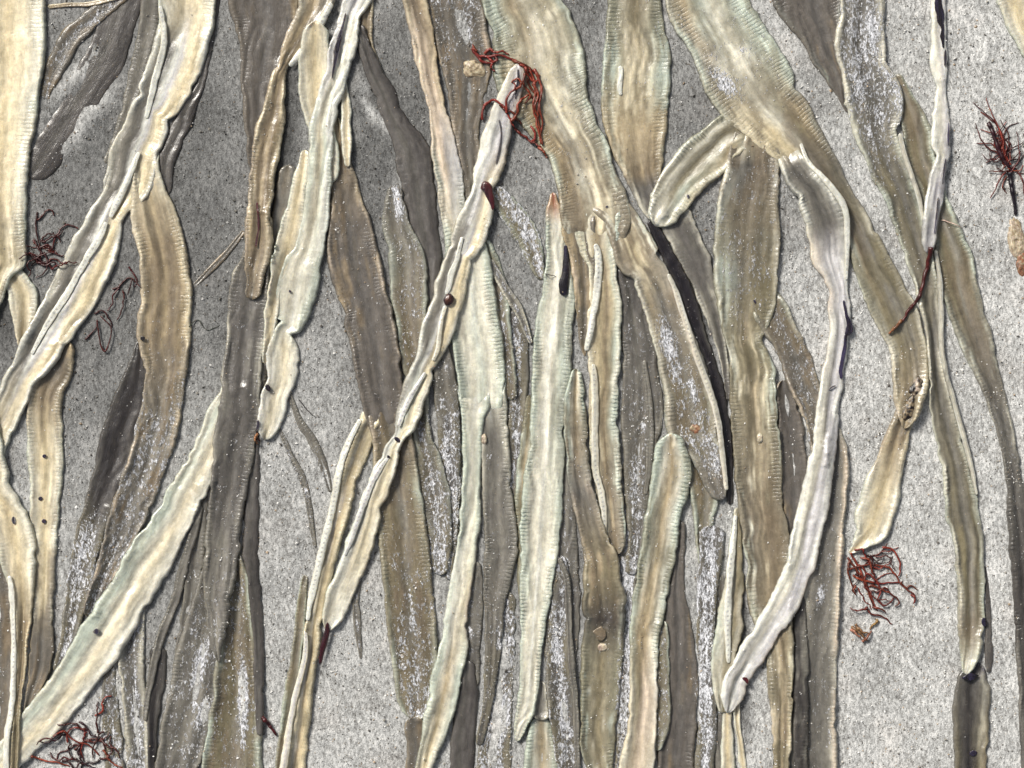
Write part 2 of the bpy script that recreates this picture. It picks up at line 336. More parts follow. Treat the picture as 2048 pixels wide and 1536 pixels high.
def blade(name, rows, style, parent=None, th=4.5, sink=0.0, wob=1.0, und=1.0, lift=0.3, Hsrc=None, step=3.0, origin=None, stiff=6, j0=False, j1=False, jdeep=0.0, dots=False, jl=34.0):
    global H
    SEED[0] += 1; sd = SEED[0] * 7
    C, Wd = [], []
    R4 = []
    for r in rows:
        if len(r) == 3: R4.append((r[1], r[0], r[2], r[0]))
        else: R4.append(r)
    R4 = np.array(R4, float)
    # carry on past the frame edge
    def ext(A, B):
        d = (A - B); n = np.hypot(*(d.reshape(2, 2).mean(0))); d4 = np.tile(d.reshape(2, 2).mean(0) / max(n, 1e-3), 2)
        return [A + d4 * 60, A + d4 * 130]
    def outside(q):
        cx, cy = (q[0] + q[2]) / 2, (q[1] + q[3]) / 2
        return cx < 8 or cx > 2040 or cy < 3 or cy > 1533
    t0 = outside(R4[0]); t1 = outside(R4[-1])
    if t0: R4 = np.vstack([ext(R4[0], R4[1])[::-1], R4])
    if t1: R4 = np.vstack([R4, ext(R4[-1], R4[-2])])
    E = catmull(R4, 24)
    c = (E[:, :2] + E[:, 2:]) / 2
    seg = np.hypot(*np.diff(c, axis=0).T); L = np.concatenate([[0], np.cumsum(seg)])
    n = max(6, int(L[-1] / step)); s = np.linspace(0, L[-1], n)
    c = np.stack([np.interp(s, L, c[:, k]) for k in (0, 1)], 1); hv = np.stack([np.interp(s, L, (E[:, 2 + k] - E[:, k])) for k in (0, 1)], 1)
    k = gk(max(.6, 9.0 / step)); k2 = gk(max(.4, 4.0 / step))
    cs = np.stack([np.convolve(np.pad(c[:, a], len(k) // 2, mode='reflect', reflect_type='odd'), k, 'valid') for a in (0, 1)], 1) if n > len(k) else c
    t = np.gradient(cs, axis=0); t /= np.maximum(np.hypot(*t.T), 1e-6)[:, None]
    # blade's across direction (towards the "right" edge of the measured rows)
    nr = np.stack([t[:, 1], -t[:, 0]], 1)
    cr = hv[:, 0] * nr[:, 0] + hv[:, 1] * nr[:, 1]
    if cr.mean() < 0: nr = -nr; cr = -cr
    w = np.maximum(cr, 1.5)
    if n > len(k2): w = np.convolve(np.pad(w, len(k2) // 2, mode='edge'), k2, 'valid')
    # rounded ends
    for end in (0, 1):
        if (j0, j1)[end]: continue
        d = s if end == 0 else s[-1] - s
        rr = np.minimum(w[0 if end == 0 else -1] / 2, 22)
        q = np.clip(d / max(rr, 1), 0, 1); w = w * np.sqrt(np.clip(1 - (1 - q) ** 2, .003, 1))
    def sst(q): q = np.clip(q, 0, 1); return q * q * (3 - 2 * q)
    J = np.ones(n)
    if j0: J = J * sst(s / jl)
    if j1: J = J * sst((s[-1] - s) / jl)
    J = J[:, None]
    m = int(np.clip(w.max() / 4.5, 7, 29)) | 1
    a = np.linspace(-1, 1, m); u = .55 * a + .45 * np.sin(a * math.pi / 2)
    w = w[:, None]
    ss = s[:, None]
    eL = wob * (1.9 * noise(ss / 26, 0 * ss, sd) + 1.0 * noise(ss / 9, 0 * ss, sd + 1) + .5 * noise(ss / 4.5, 0 * ss, sd + 5))
    eR = wob * (1.9 * noise(ss / 26, 0 * ss, sd + 2) + 1.0 * noise(ss / 9, 0 * ss, sd + 3) + .5 * noise(ss / 4.5, 0 * ss, sd + 6))
    eL = eL - wob * 9 * np.clip(noise(ss / 30, 0 * ss, sd + 70) - .55, 0, 1); eR = eR - wob * 9 * np.clip(noise(ss / 30, 0 * ss, sd + 71) - .55, 0, 1)
    lim = np.minimum(1, w / 30)
    off = u[None, :] * w / 2 + np.where(u < 0, -u * 0 + u, 0)[None, :] * eL * lim + np.where(u > 0, u, 0)[None, :] * eR * lim
    X = c[:, 0:1] + nr[:, 0:1] * off; Y = c[:, 1:2] + nr[:, 1:2] * off
    # style along the length
    if not isinstance(style, list): style = [(0, style), (1, style)]
    ts = np.array([a_ for a_, _ in style]); RS = [resolve(b_) for _, b_ in style]
    f = s / s[-1]
    if t0 or t1:
        lo = 130 if t0 else 0; hi = s[-1] - (130 if t1 else 0); f = np.clip((s - lo) / (hi - lo), 0, 1)
    def lerp(arrs):
        arrs = np.array(arrs); sh = arrs.shape[1:]; fl = arrs.reshape(len(ts), -1)
        return np.stack([np.interp(f, ts, fl[:, q]) for q in range(fl.shape[1])], 1).reshape((n,) + sh)
    prof = lerp([r[0] for r in RS]); rimc = lerp([r[1] for r in RS]); stc = lerp([r[2] for r in RS]); num = lerp([r[3] for r in RS])
    P = {kk: num[:, i:i + 1] for i, kk in enumerate(NUM)}
    uu = np.clip((u + 1) / 2, 0, 1)
    ush = np.clip(uu[None, :] + .05 * noise(ss / 50, uu[None, :] * 3, sd + 4) + .02 * noise(ss / 12, uu[None, :] * 6, sd + 4), 0, 1) * 40
    i0 = np.clip(np.floor(ush).astype(int), 0, 39); fr = (ush - i0)[..., None]
    rr_ = np.arange(n)[:, None]
    col = prof[rr_, i0] * (1 - fr) + prof[rr_, i0 + 1] * fr
    d = (1 - np.abs(u))[None, :] * w / 2           # distance from the edge
    rwid = np.minimum(P['rw'] * 1.35, w * .15) * (1 + .3 * noise(ss / 80, np.sign(u)[None, :] * 7 + 0 * ss, sd + 60))
    rimvar = np.clip(.72 + .95 * noise(ss / 70, np.sign(u)[None, :] * 5 + 0 * ss, sd + 8), .1, 1.4) * J
    for (zx, zy, zr) in RIMCUT: rimvar = rimvar * (1 - np.exp(-(((X - zx) ** 2 + (Y - zy) ** 2) / zr ** 2) ** 2))
    rim = np.exp(-((d - rwid * .9) / np.maximum(rwid * .8, .5)) ** 2) * rimvar
    col = col * (1 - np.clip(rim, 0, 1)[..., None] * .75) + rimc[:, None, :] * np.clip(rim, 0, 1)[..., None] * .75
    sn = fbm(X / 30 + 3.3, Y / 60, sd + 11, 4)
    cross = fbm((u[None, :] * w) / 9, ss / 80, sd + 12, 3)
    stm = np.clip((sn * .7 + cross * .6 + P['stain'] - .22) * 3.2, 0, 1) * np.clip(P['stain'] * 1.5, 0, .85)
    col = col * (1 - stm[..., None]) + stc[:, None, :] * stm[..., None]
    if dots:
        dd = np.sin(ss * 2 * math.pi / 9.5 + 1.2 * noise(ss / 40, 0 * ss, sd + 50)) - .25
        dm = np.clip(dd * 3, 0, 1) * np.clip(1 - np.abs(u[None, :] - .1 * noise(ss / 30, 0 * ss, sd + 51)) / .42, 0, 1) * np.clip(.6 + 1.1 * noise(ss / 55, 0 * ss, sd + 52), 0, 1)
        col = col * (1 - .55 * dm[..., None]) + PAL['ink'] * .55 * dm[..., None]
    # thickness profile
    thick = th * np.minimum(1, w / 26)
    edge = np.sqrt(np.clip(1 - (1 - np.clip(d / 4.0, 0, 1)) ** 2, 0, 1)) * .8 + .2
    cup = P['cup'] * np.minimum(1, w / 40)
    g2 = .16 + .03 * noise(ss / 70, 0 * ss, sd + 13)
    cen = .12 * noise(ss / 90, 0 * ss, sd + 14)
    T = thick * edge + 1.8 * P['rim'] * np.minimum(1, w / 30) * rim * (1 + .13 * np.sin(ss * 2 * math.pi / 8.6 + 2 * noise(ss / 30, 0 * ss, sd + 20))) + cup * (u[None, :] ** 2 - .3)
    T = T - P['groove'] * np.minimum(1, w / 40) * (np.exp(-((u[None, :] - cen) / g2) ** 2) - .45 * np.exp(-((np.abs(u[None, :] - cen) - .38) / .15) ** 2))
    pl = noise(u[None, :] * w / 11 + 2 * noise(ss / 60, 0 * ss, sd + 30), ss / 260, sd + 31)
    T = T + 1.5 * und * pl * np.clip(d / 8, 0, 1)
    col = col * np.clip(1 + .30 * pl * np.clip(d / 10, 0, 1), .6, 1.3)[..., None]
    inner = np.clip(d / 10, 0, 1)
    T = T + und * inner * (1.2 * fbm((u[None, :] * w) / 14, ss / 70, sd + 15, 2) + .9 * fbm(X / 22, Y / 26, sd + 16, 2))
    T = np.maximum(T * J - (1 - J) * (2.5 + jdeep), -(2.0 + jdeep) * (1 - J) + .6 * J)
    # drape
    Hs = H if Hsrc is None else Hsrc
    HD = dil(Hs)
    ii, jj = hidx(X, Y); base = Hs[ii, jj]; based = HD[ii, jj]
    z = based + lift
    kl = gk(stiff); kc = gk(1.2)
    for it in range(7):
        zb = blur(z, kl, 0) if n > 3 else z
        zb = blur(zb, kc, 1)
        z = np.maximum(zb, base + lift * .5)
    z = blur(np.maximum(z, base + lift * .5), gk(1.5), 0)
    z = np.maximum(z, base + .2); z = blur(blur(z, gk(.8), 0), gk(.6), 1); z = np.maximum(z, base + .1)
    tilt = und * 1.2 * noise(ss / 110, 0 * ss, sd + 17) * u[None, :] * np.minimum(1, w / 60)
    z = z + np.maximum(tilt, 0) - sink
    top = z + T
    bx, by = W(X, Y)
    V = np.stack([bx, by, top * S], -1)                      # n,m,3
    ins = .88
    bc = list(range(0, m, 2))[::-1]                          # underside columns, right to left
    Xb = c[:, 0:1] + (X[:, bc] - c[:, 0:1]) * ins; Yb = c[:, 1:2] + (Y[:, bc] - c[:, 1:2]) * ins
    Zb = np.minimum(z, top - .4)
    Zb = np.minimum(Zb, np.minimum(np.roll(Zb, 1, 1), np.roll(Zb, -1, 1)))[:, bc] - .5
    Zb[:, 0] = np.minimum(z[:, -1], top[:, -1]) - .4; Zb[:, -1] = np.minimum(z[:, 0], top[:, 0]) - .4
    bbx, bby = W(Xb, Yb)
    V = np.concatenate([V, np.stack([bbx, bby, Zb * S], -1)], 1); M = m + len(bc)
    id_ = np.arange(n * M).reshape(n, M)
    nx_ = np.roll(id_, -1, axis=1)
    Fq = np.stack([id_[:-1], nx_[:-1], nx_[1:], id_[1:]], -1).reshape(-1, 4)
    # outward winding
    e1 = V[1, m // 2] - V[0, m // 2]; e2 = V[0, m // 2 + 1] - V[0, m // 2]
    if np.cross(e2, e1)[2] < 0: Fq = Fq[:, ::-1]; caps = [id_[0][None, :], id_[-1][None, ::-1]]
    else: caps = [id_[0][None, ::-1], id_[-1][None, :]]
    pad = lambda A: np.concatenate([A, A[:, bc]], 1)
    sandv = P['sand'] * (1 - .55 * np.clip(rim, 0, 1)) + .25 * P['sand'] * cross * 1.5
    pt = patches(X, Y)
    sandv = np.maximum(sandv, pt * np.clip(.35 + P['sand'] * 1.6, 0, 1))
    ribv = P['rib'] * np.exp(-((d - w * .11) / np.maximum(w * .115, 4.5)) ** 2) * (.55 + .6 * noise(ss / 60, np.sign(u)[None, :] * 3 + 0 * ss, sd + 44)).clip(.1, 1.2)
    buv = np.stack([u[None, :] * w / 2 + SEED[0] * 300, ss + 0 * u[None, :], 0 * X + SEED[0] * 3.1], -1)
    attrs = {'Col': ('FLOAT_COLOR', rgba(np.clip(pad(col).reshape(-1, 3), .004, .9))),
             'sand': ('FLOAT', pad(sandv).ravel()), 'rib': ('FLOAT', pad(ribv).ravel()),
             'wet': ('FLOAT', pad(sandv * 0).ravel()), 'buv': ('FLOAT_VECTOR', pad(buv).reshape(-1, 3))}
    if origin is None and parent is None:
        mid = n // 2; ox, oy = W(c[mid, 0], c[mid, 1]); origin = (float(ox), float(oy), float(z[mid, m // 2] * S))
    elif parent is not None: origin = parent['_o']
    o = mesh_obj(name, V.reshape(-1, 3), [Fq] + caps, M_BLADE, attrs, parent, True, origin)
    SURF.append((X, Y, top, sandv, w + 0 * X))
    return o, (X, Y, top)
def stamp(surf):
    for (X, Y, top) in surf:
        i, j = hidx(X, Y); np.maximum.at(H, (i.ravel(), j.ravel()), top.ravel())
        # fill gaps between columns
        Xm = (X[:, 1:] + X[:, :-1]) / 2; Ym = (Y[:, 1:] + Y[:, :-1]) / 2; tm = np.maximum(top[:, 1:], top[:, :-1])
        i, j = hidx(Xm, Ym); np.maximum.at(H, (i.ravel(), j.ravel()), tm.ravel())

CAT = 'seaweed'
def frond(name, label, parts, group=None, cat=CAT):
    """parts: list of (part name, rows, style, opts). One part -> a single mesh object."""
    if len(parts) == 1:
        pn, rows, sty, op = parts[0]; o, sf = blade(name, rows, sty, **op); stamp([sf])
    else:
        rows0 = parts[0][1]; r = rows0[len(rows0) // 2]
        px, py = ((r[1] + r[2]) / 2, r[0]) if len(r) == 3 else ((r[0] + r[2]) / 2, (r[1] + r[3]) / 2)
        ox, oy = W(px, py); i, j = hidx(np.array([px]), np.array([py])); oz = float(H[i, j][0] * S)
        o = bpy.data.objects.new(name, None); COL.objects.link(o); o.location = (float(ox), float(oy), oz)
        o.empty_display_size = .02; o['_o'] = [float(ox), float(oy), oz]
        Hb = H.copy(); pend = []
        for (pn, rows, sty, op) in parts:
            op = dict(op); over = op.pop('over', False); plabel = op.pop('label', None)
            if over and pend: stamp(pend); pend = []
            c_, sf = blade(pn, rows, sty, parent=o, Hsrc=(None if over else Hb), **op)
            if plabel: c_['label'] = plabel
            pend.append(sf)
        stamp(pend); del o['_o']
    o['label'] = label; o['category'] = cat
    if group: o['group'] = group
    THINGS.append(o); return o
THINGS = []
def one(name, label, rows, sty, group=None, **op): return frond(name, label, [('blade', rows, sty, op)], group)
def seg(pts, w):                 # narrow strand along a line of points, width w (number or list)
    pts = [np.array(p, float) for p in pts]; out = []
    for i, p in enumerate(pts):
        a = pts[max(i - 1, 0)]; b = pts[min(i + 1, len(pts) - 1)]; t = (b - a) / max(np.hypot(*(b - a)), 1e-6)
        q = np.array([t[1], -t[0]]); ww = w[i] if isinstance(w, (list, tuple)) else w
        out.append((p[0] - q[0] * ww / 2, p[1] - q[1] * ww / 2, p[0] + q[0] * ww / 2, p[1] + q[1] * ww / 2))
    return out

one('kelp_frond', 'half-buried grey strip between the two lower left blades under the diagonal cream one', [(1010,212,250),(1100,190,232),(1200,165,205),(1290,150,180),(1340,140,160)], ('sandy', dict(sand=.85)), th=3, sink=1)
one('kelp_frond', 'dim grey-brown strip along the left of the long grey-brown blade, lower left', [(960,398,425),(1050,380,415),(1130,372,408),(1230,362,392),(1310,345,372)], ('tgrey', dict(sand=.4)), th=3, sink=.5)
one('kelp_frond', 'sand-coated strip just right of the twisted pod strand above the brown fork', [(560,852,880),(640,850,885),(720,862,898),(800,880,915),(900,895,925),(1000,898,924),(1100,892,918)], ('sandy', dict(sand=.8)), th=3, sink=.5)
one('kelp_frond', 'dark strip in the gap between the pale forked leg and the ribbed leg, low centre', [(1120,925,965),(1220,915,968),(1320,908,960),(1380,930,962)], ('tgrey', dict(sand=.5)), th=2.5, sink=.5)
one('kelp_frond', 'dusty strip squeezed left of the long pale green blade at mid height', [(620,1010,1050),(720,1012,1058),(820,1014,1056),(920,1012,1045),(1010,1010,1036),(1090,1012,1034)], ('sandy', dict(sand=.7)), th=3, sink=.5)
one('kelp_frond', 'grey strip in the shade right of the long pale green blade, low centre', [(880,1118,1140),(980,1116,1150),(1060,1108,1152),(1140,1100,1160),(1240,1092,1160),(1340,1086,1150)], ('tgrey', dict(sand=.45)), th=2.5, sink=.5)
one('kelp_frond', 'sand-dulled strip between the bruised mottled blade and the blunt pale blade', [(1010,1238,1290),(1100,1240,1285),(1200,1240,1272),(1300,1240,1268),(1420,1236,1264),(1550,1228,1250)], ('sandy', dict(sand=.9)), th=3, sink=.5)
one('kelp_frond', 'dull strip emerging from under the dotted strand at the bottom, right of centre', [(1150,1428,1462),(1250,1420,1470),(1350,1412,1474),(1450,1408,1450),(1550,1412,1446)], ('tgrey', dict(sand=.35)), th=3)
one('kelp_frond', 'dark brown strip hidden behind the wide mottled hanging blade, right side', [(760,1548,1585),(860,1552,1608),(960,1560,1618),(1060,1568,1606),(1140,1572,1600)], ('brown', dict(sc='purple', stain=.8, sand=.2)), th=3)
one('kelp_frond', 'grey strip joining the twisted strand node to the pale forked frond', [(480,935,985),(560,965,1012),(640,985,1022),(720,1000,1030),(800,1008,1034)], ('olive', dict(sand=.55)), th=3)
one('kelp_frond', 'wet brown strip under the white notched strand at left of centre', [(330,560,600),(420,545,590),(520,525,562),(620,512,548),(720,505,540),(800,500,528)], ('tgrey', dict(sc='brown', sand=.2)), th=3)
def drift(x, y):                # sand washed partly over the lowest blades
    n = fbm(x / 42 + 5, y / 95, 88, 4); m = fbm(x / 300, y / 300, 90, 2)
    return 5.0 * np.clip(n - .06 + .25 * m, 0, .8) + 4.0 * patches(x, y)
def make_ground():
    global H
    wx, wy = W(GX, GY)
    gz = ground_h(GX, GY) + drift(GX, GY)
    V = np.stack([wx.ravel(), wy.ravel(), gz.ravel() * S], 1)
    idx = np.arange(GX.size).reshape(GX.shape)
    Fq = np.stack([idx[:-1, :-1], idx[:-1, 1:], idx[1:, 1:], idx[1:, :-1]], -1).reshape(-1, 4)
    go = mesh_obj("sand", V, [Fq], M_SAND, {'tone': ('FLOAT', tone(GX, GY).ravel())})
    go['kind'] = 'structure'; go['label'] = 'grey speckled beach sand, damp and dark in places'


    H = np.maximum(H, ground_h(gx, gy) + drift(gx, gy))
# ------------------------------------------------------------------ the kelp, lowest blades first
BG = 'bleached kelp blades heaped on the sand'
# --- lowest layer, half sunk in the sand
one('kelp_frond', 'smooth purple-brown blade slanting through the upper left corner between bands of sand',
    [(213,-5,290,-5),(187,67,268,70),(160,123,248,135),(123,187,210,196),(92,245,165,258),(62,298,122,330),(40,345,75,366)], ('purple', dict(groove=.6, rim=.3)), th=3, sink=1, und=.35)
one('kelp_frond', 'light brown fibrous strip in the upper left corner beside the wide cream edge blade',
    seg([(250,-12),(195,30),(145,75),(112,135),(90,200)], [26,36,44,40,16]), ('brown', dict(sand=.6, stain=.6, rimc='brown', rim=.8, groove=1)), th=2.5, sink=1, und=.5)
one('kelp_frond', 'thin curved tan fibre strip lying along the top left corner', seg([(96,14),(140,10),(185,8),(240,-5)], [8,9,9,10]), 'tan', th=2.5)
one('kelp_frond', 'narrow dull grey blade hugging the left side of the forked cream frond near the top',
    [(-5,285,326),(80,272,314),(150,256,296),(210,244,275),(270,225,250),(330,205,222)], ('tgrey', dict(sand=.2)), th=3)
one('kelp_frond', 'narrow dark strip just right of the forked cream blade at the top left',
    [(-5,424,441),(100,406,425),(170,392,410),(215,360,397),(260,338,380),(320,312,353),(390,325,342)], ('purple', dict(sand=.2)), th=2.5)
one('kelp_frond', 'dark wet blade with a sandy lower end under the brown arm of the forked frond',
    [(680,272,285),(740,253,303),(789,231,305),(865,202,282),(929,188,262),(995,170,238),(1034,160,222),(1107,143,200),(1191,130,182),(1284,118,152),(1345,104,125)], [(0,'dark'),(.45,('dark',dict(sand=.2))),(.6,'sandy'),(1,'sandy')], th=5, sink=0)
one('kelp_frond', 'brown blade along the left edge of the photo near the bottom', [(1110,-40,18),(1250,-40,30),(1400,-40,30),(1550,-40,26)], ('brown', dict(sand=.3)), th=3)
one('kelp_frond', 'wide dark grey blade under the diagonal cream one at the bottom left',
    [(1180,258,290),(1260,240,290),(1324,236,289),(1391,243,293),(1457,250,301),(1550,255,303)], ('grey', dict(sand=.65)), th=3.5)
one('kelp_frond', 'narrow sand-dusted blade left of the wide dark one at the bottom left',
    [(1330,205,232),(1400,200,238),(1470,205,245),(1550,212,252)], ('sandy', dict(sand=.7)), th=3, sink=1)
one('kelp_frond', 'dark narrow blade right of the lower diagonal blade, running down to the bottom edge',
    [(1290,300,335),(1374,296,330),(1441,296,318),(1550,298,312)], 'dark', th=3, sink=1)
one('kelp_frond', 'wide greyish brown blade streaked with white sand near the bottom left',
    [(1110,410,438),(1180,392,450),(1240,373,458),(1307,353,452),(1374,339,446),(1441,325,427),(1550,307,400)], ('tgrey', dict(sand=.55)), th=4)
one('kelp_frond', 'rope-thin grey strand under the diagonal cream blade at lower left', seg([(400,1010),(394,1044),(372,1124),(348,1207),(320,1284),(300,1374),(292,1440)], [14,18,19,20,18,14,8]), ('tgrey', dict(sand=.15)), th=5)
one('kelp_frond', 'grey-green bottom blade with a double right rim and one straight stripe of white sand',
    [(1095,468,480),(1140,452,494),(1180,446,504),(1257,442,509),(1324,432,516),(1390,424,525),(1460,415,526),(1550,400,527)], ('olive', dict(sand=.5)), th=4)
one('kelp_frond', 'dark reddish brown strip as painted shade beside the lower end of the long grey blade', [(870,500,520),(1000,490,520),(1100,486,518),(1160,496,520),(1250,505,528),(1400,510,529),(1470,515,526)], ('purple', dict(sand=.15)), th=3, sink=.5)  # brown strip added to paint the shadowed edge of the grey blade
TG = 'thin grey strands on the bare sand'
one('kelp_strand', 'thin dark strand curving down-right across the bare sand right of the short cream tip', seg([(578,785),(598,839),(630,889),(652,945),(662,985)], [8,15,19,16,8]), ('tgrey', dict(sand=.3)), th=4)
one('kelp_strand', 'thin grey strand left of the dark one on the bare sand', seg([(558,855),(583,912),(607,962),(620,1024),(630,1095)], [6,13,15,13,6]), ('tgrey', dict(sand=.55)), th=3)
one('kelp_strand', 'short dark strand end on bare sand right of the twisted strand tip', seg([(722,1150),(712,1195),(715,1250),(722,1318)], [6,14,16,5]), ('tgrey', dict(sand=.5)), th=3)
one('kelp_strand', 'thin strand running diagonally behind the forked frond to the long grey blade', seg([(488,462),(455,505),(425,535),(392,568),(372,590)], [8,12,12,9,5]), ('brown', dict(sand=.35)), th=3)
one('kelp_frond', 'olive strip painted as shadow under the narrow cream leg of the brown forked frond',  # olive strip laid in as a painted shadow of the leg
    [(1150,604,616),(1250,588,612),(1330,578,605),(1400,566,598),(1500,552,578),(1550,545,570)], ('olive', dict(sand=.1)), th=3)
# --- the middle, between the forked brown blade and the pale ones
one('kelp_frond', 'narrow translucent strip with twin ridges above the purple blade at the top',
    seg([(738,-5),(733,60),(742,110),(757,145),(770,178)], [22,26,24,20,10]), ('tan', dict(sand=.2)), th=3)
one('kelp_frond', 'smooth shiny purple-brown blade that widens behind the twisted strand above the centre',
    [(50,705,732),(110,718,752),(150,728,770),(187,745,792),(240,764,814),(290,782,858),(333,793,866),(400,808,873),(467,819,880),(512,824,883),(579,832,884),(662,842,890),(745,862,912),(845,872,920),(945,880,924),(1050,890,918),(1160,892,904)],
    [(0,'purple'),(.45,'purple'),(.6,('tgrey',dict(sand=.15))),(.75,'sandy'),(1,'sandy')], th=5, stiff=9)
one('kelp_frond', 'ribbed olive-brown blade just left of the twisted cream strand at mid height',
    [(370,775,800),(450,764,822),(512,775,852),(600,782,856),(700,798,856),(800,812,858),(880,822,866),(960,830,898),(1060,853,905),(1150,862,895)], [(0,('tgrey',dict(sand=.5))),(.4,('olive',dict(sand=.5))),(1,'sandy')], th=4)
one('kelp_frond', 'blurred brown sand-flecked blade below the top edge, behind the pinkish pale one',
    [(-5,845,965),(60,862,978),(120,880,985),(180,895,975),(250,903,962),(330,918,962),(400,930,962),(470,940,958)], [(0,('brown',dict(sand=.6))),(.4,('brown',dict(sand=.3,rim=.6))),(1,'tgrey')], th=3.5)
one('kelp_frond', 'sand-speckled blade fanning down-right from the node of the twisted strand',
    seg([(985,372),(1010,410),(1040,450),(1066,500),(1082,560)], [22,46,52,44,16]), ('olive', dict(sand=.75)), th=3)
one('kelp_strand', 'very thin pale-rimmed strand crossing sand left of the long pale green blade', seg([(978,520),(1010,575),(1040,628),(1062,688)], [16,20,18,8]), ('grey', dict(sand=.6)), th=3)
one('kelp_frond', 'narrow ribbed strip edging the long pale green blade on its left side',
    [(790,1054,1064),(850,1045,1066),(900,1038,1066),(1000,1029,1060),(1100,1034,1064),(1180,1036,1064),(1240,1042,1058)], ('mott', dict(sand=.2)), th=3.5)
one('kelp_frond', 'dark smooth blade at the bottom edge, right of the pale left-leaning blade',
    [(1320,926,948),(1380,914,957),(1450,904,952),(1550,898,946)], ('purple', dict(sand=.1)), th=3)
one('kelp_frond', 'sandy bottom blade left of the tip of the long pale green blade',
    [(1180,985,1030),(1260,975,1032),(1350,968,1030),(1430,962,1025),(1550,950,1022)], ('sandy', dict(sand=.8)), th=3, sink=1)
one('kelp_frond', 'short folded grey-green end at the bottom edge, below the long pale green tip',
    [(1430,1062,1100),(1455,1056,1110),(1500,1050,1119),(1550,1046,1122)], ('green' if 0 else 'mott', dict(stain=.3)), th=4.5)
one('kelp_frond', 'small rounded grey-green scrap tucked right of the tip of the long pale green blade',
    [(1362,1076,1090),(1385,1070,1096),(1420,1062,1102),(1440,1060,1100)], ('grey', dict(sand=.2)), th=4)
one('kelp_frond', 'sandy blade between the pale green tip and the bruised mottled brown blade',
    [(1110,1108,1130),(1174,1103,1143),(1241,1098,1143),(1324,1090,1147),(1424,1097,1157),(1550,1115,1161)], ('sandy', dict(sand=.75)), th=3, sink=.5)
one('kelp_strand', 'thin grey cord running down to the bottom edge left of the mottled brown blade', seg([(1118,1115),(1134,1160),(1138,1241),(1143,1324),(1151,1400),(1156,1550)], [9,14,13,14,13,12]), ('tgrey', dict(sand=.25)), th=5)
one('kelp_frond', 'purplish sand-streaked blade in the gap under the big forked pale frond',
    [(530,1232,1262),(600,1238,1288),(680,1242,1308),(760,1245,1320),(840,1242,1328),(900,1245,1312),(980,1248,1302),(1060,1252,1292),(1150,1250,1276)], [(0,('purple',dict(sand=.35))),(.4,('tgrey',dict(sand=.45))),(1,'sandy')], th=3.5)
one('kelp_strand', 'thin ridge-like strand in the gap under the big forked pale frond', seg([(1288,720),(1297,790),(1300,860),(1298,930),(1290,990)], [8,15,16,14,6]), ('tgrey', dict(sand=.3)), th=4)
one('kelp_frond', 'olive tapering blade with a pale left rim right of the short blunt pale blade',
    [(880,1372,1420),(950,1377,1440),(1000,1380,1440),(1040,1386,1430),(1107,1393,1425),(1184,1408,1425),(1245,1420,1427)], ('olive', dict(sand=.4)), th=4)
one('kelp_frond', 'grey sand-covered bottom blade just left of the olive-cream strand with a dotted fold',
    [(1050,1400,1455),(1150,1395,1440),(1230,1393,1430),(1300,1392,1426),(1400,1396,1434),(1550,1385,1428)], ('sandy', dict(sand=.85)), th=3, sink=.5)
one('kelp_frond', 'smooth dark brown blade at the bottom edge between two sandy ones',
    [(1040,1348,1372),(1157,1338,1368),(1207,1332,1376),(1257,1327,1386),(1341,1323,1394),(1424,1322,1394),(1550,1312,1384)], ('brown', dict(stain=.8, rim=.8, sand=.12, sc='purple', rimc='brown')), th=4)
one('kelp_frond', 'narrow frayed sandy strip at the bottom edge right of the blunt pale blade',
    [(1240,1316,1332),(1300,1313,1340),(1400,1310,1342),(1450,1308,1338),(1500,1306,1322)], ('olive', dict(sand=.6)), th=3.5)
make_ground()
# --- right part, low layer
one('kelp_frond', 'smooth chocolate brown blade at the top right, left of the sand-filled olive one',
    [(-8,1540,1692),(33,1568,1692),(63,1594,1692),(110,1618,1694),(160,1652,1698),(203,1680,1702),(225,1692,1700)], ('brown', dict(sc='purple', stain=.85, sand=.08, rim=1.2, groove=.5, rimc='green')), th=4)
one('kelp_frond', 'smooth grey-brown blade vanishing into dark sand below the big cream lobe',
    [(420,1300,1385),(457,1322,1396),(512,1352,1422),(570,1380,1432),(629,1408,1446),(712,1438,1456),(800,1451,1462)], ('grey', dict(sand=.06, rim=1, sc='purple', stain=.5)), th=3.5)
one('kelp_frond', 'long dark-rimmed grey blade following the right edge of the photo',
    [(150,1772,1802),(200,1792,1832),(260,1800,1862),(320,1810,1874),(400,1838,1897),(450,1850,1918),(512,1868,1945),(579,1880,1958),(629,1895,1972),(679,1915,1988),(712,1930,1994),(762,1955,2005),(819,1977,2018),(879,1997,2030),(945,2008,2042),(1024,2013,2056),(1091,2016,2066),(1191,2026,2076),(1291,2029,2080),(1391,2036,2085),(1550,2044,2090)],
    [(0,'olive'),(.3,('olive',dict(sand=.1))),(.5,('grey',dict(stain=.6))),(.7,('tgrey',dict(sc='dark',stain=.7,rim=3,rimc='grey'))),(1,('purple',dict(rim=3,rimc='grey')))], th=4)
one('kelp_frond', 'wide pale cream blade cutting across the top right corner', [(-8,1990,2070),(50,2009,2085),(93,2034,2105),(150,2058,2125)], 'cream', th=5)
one('kelp_frond', 'brown sandy blade with a pale wavy right rim beside bare sand, lower right',
    [(852,1660,1680),(895,1652,1694),(945,1645,1698),(1022,1640,1692),(1074,1628,1689),(1150,1612,1683),(1224,1600,1679),(1324,1588,1675),(1424,1586,1672),(1550,1584,1676)], ('grey', dict(sand=.38, rimc='pink', rim=3.5)), th=4.5)
one('kelp_frond', 'dark smooth blade under the lower end of the lavender-white strand at the bottom edge',
    [(1180,1560,1610),(1300,1548,1616),(1420,1550,1618),(1550,1545,1618)], ('tgrey', dict(sc='dark', stain=.6, sand=.2)), th=4)
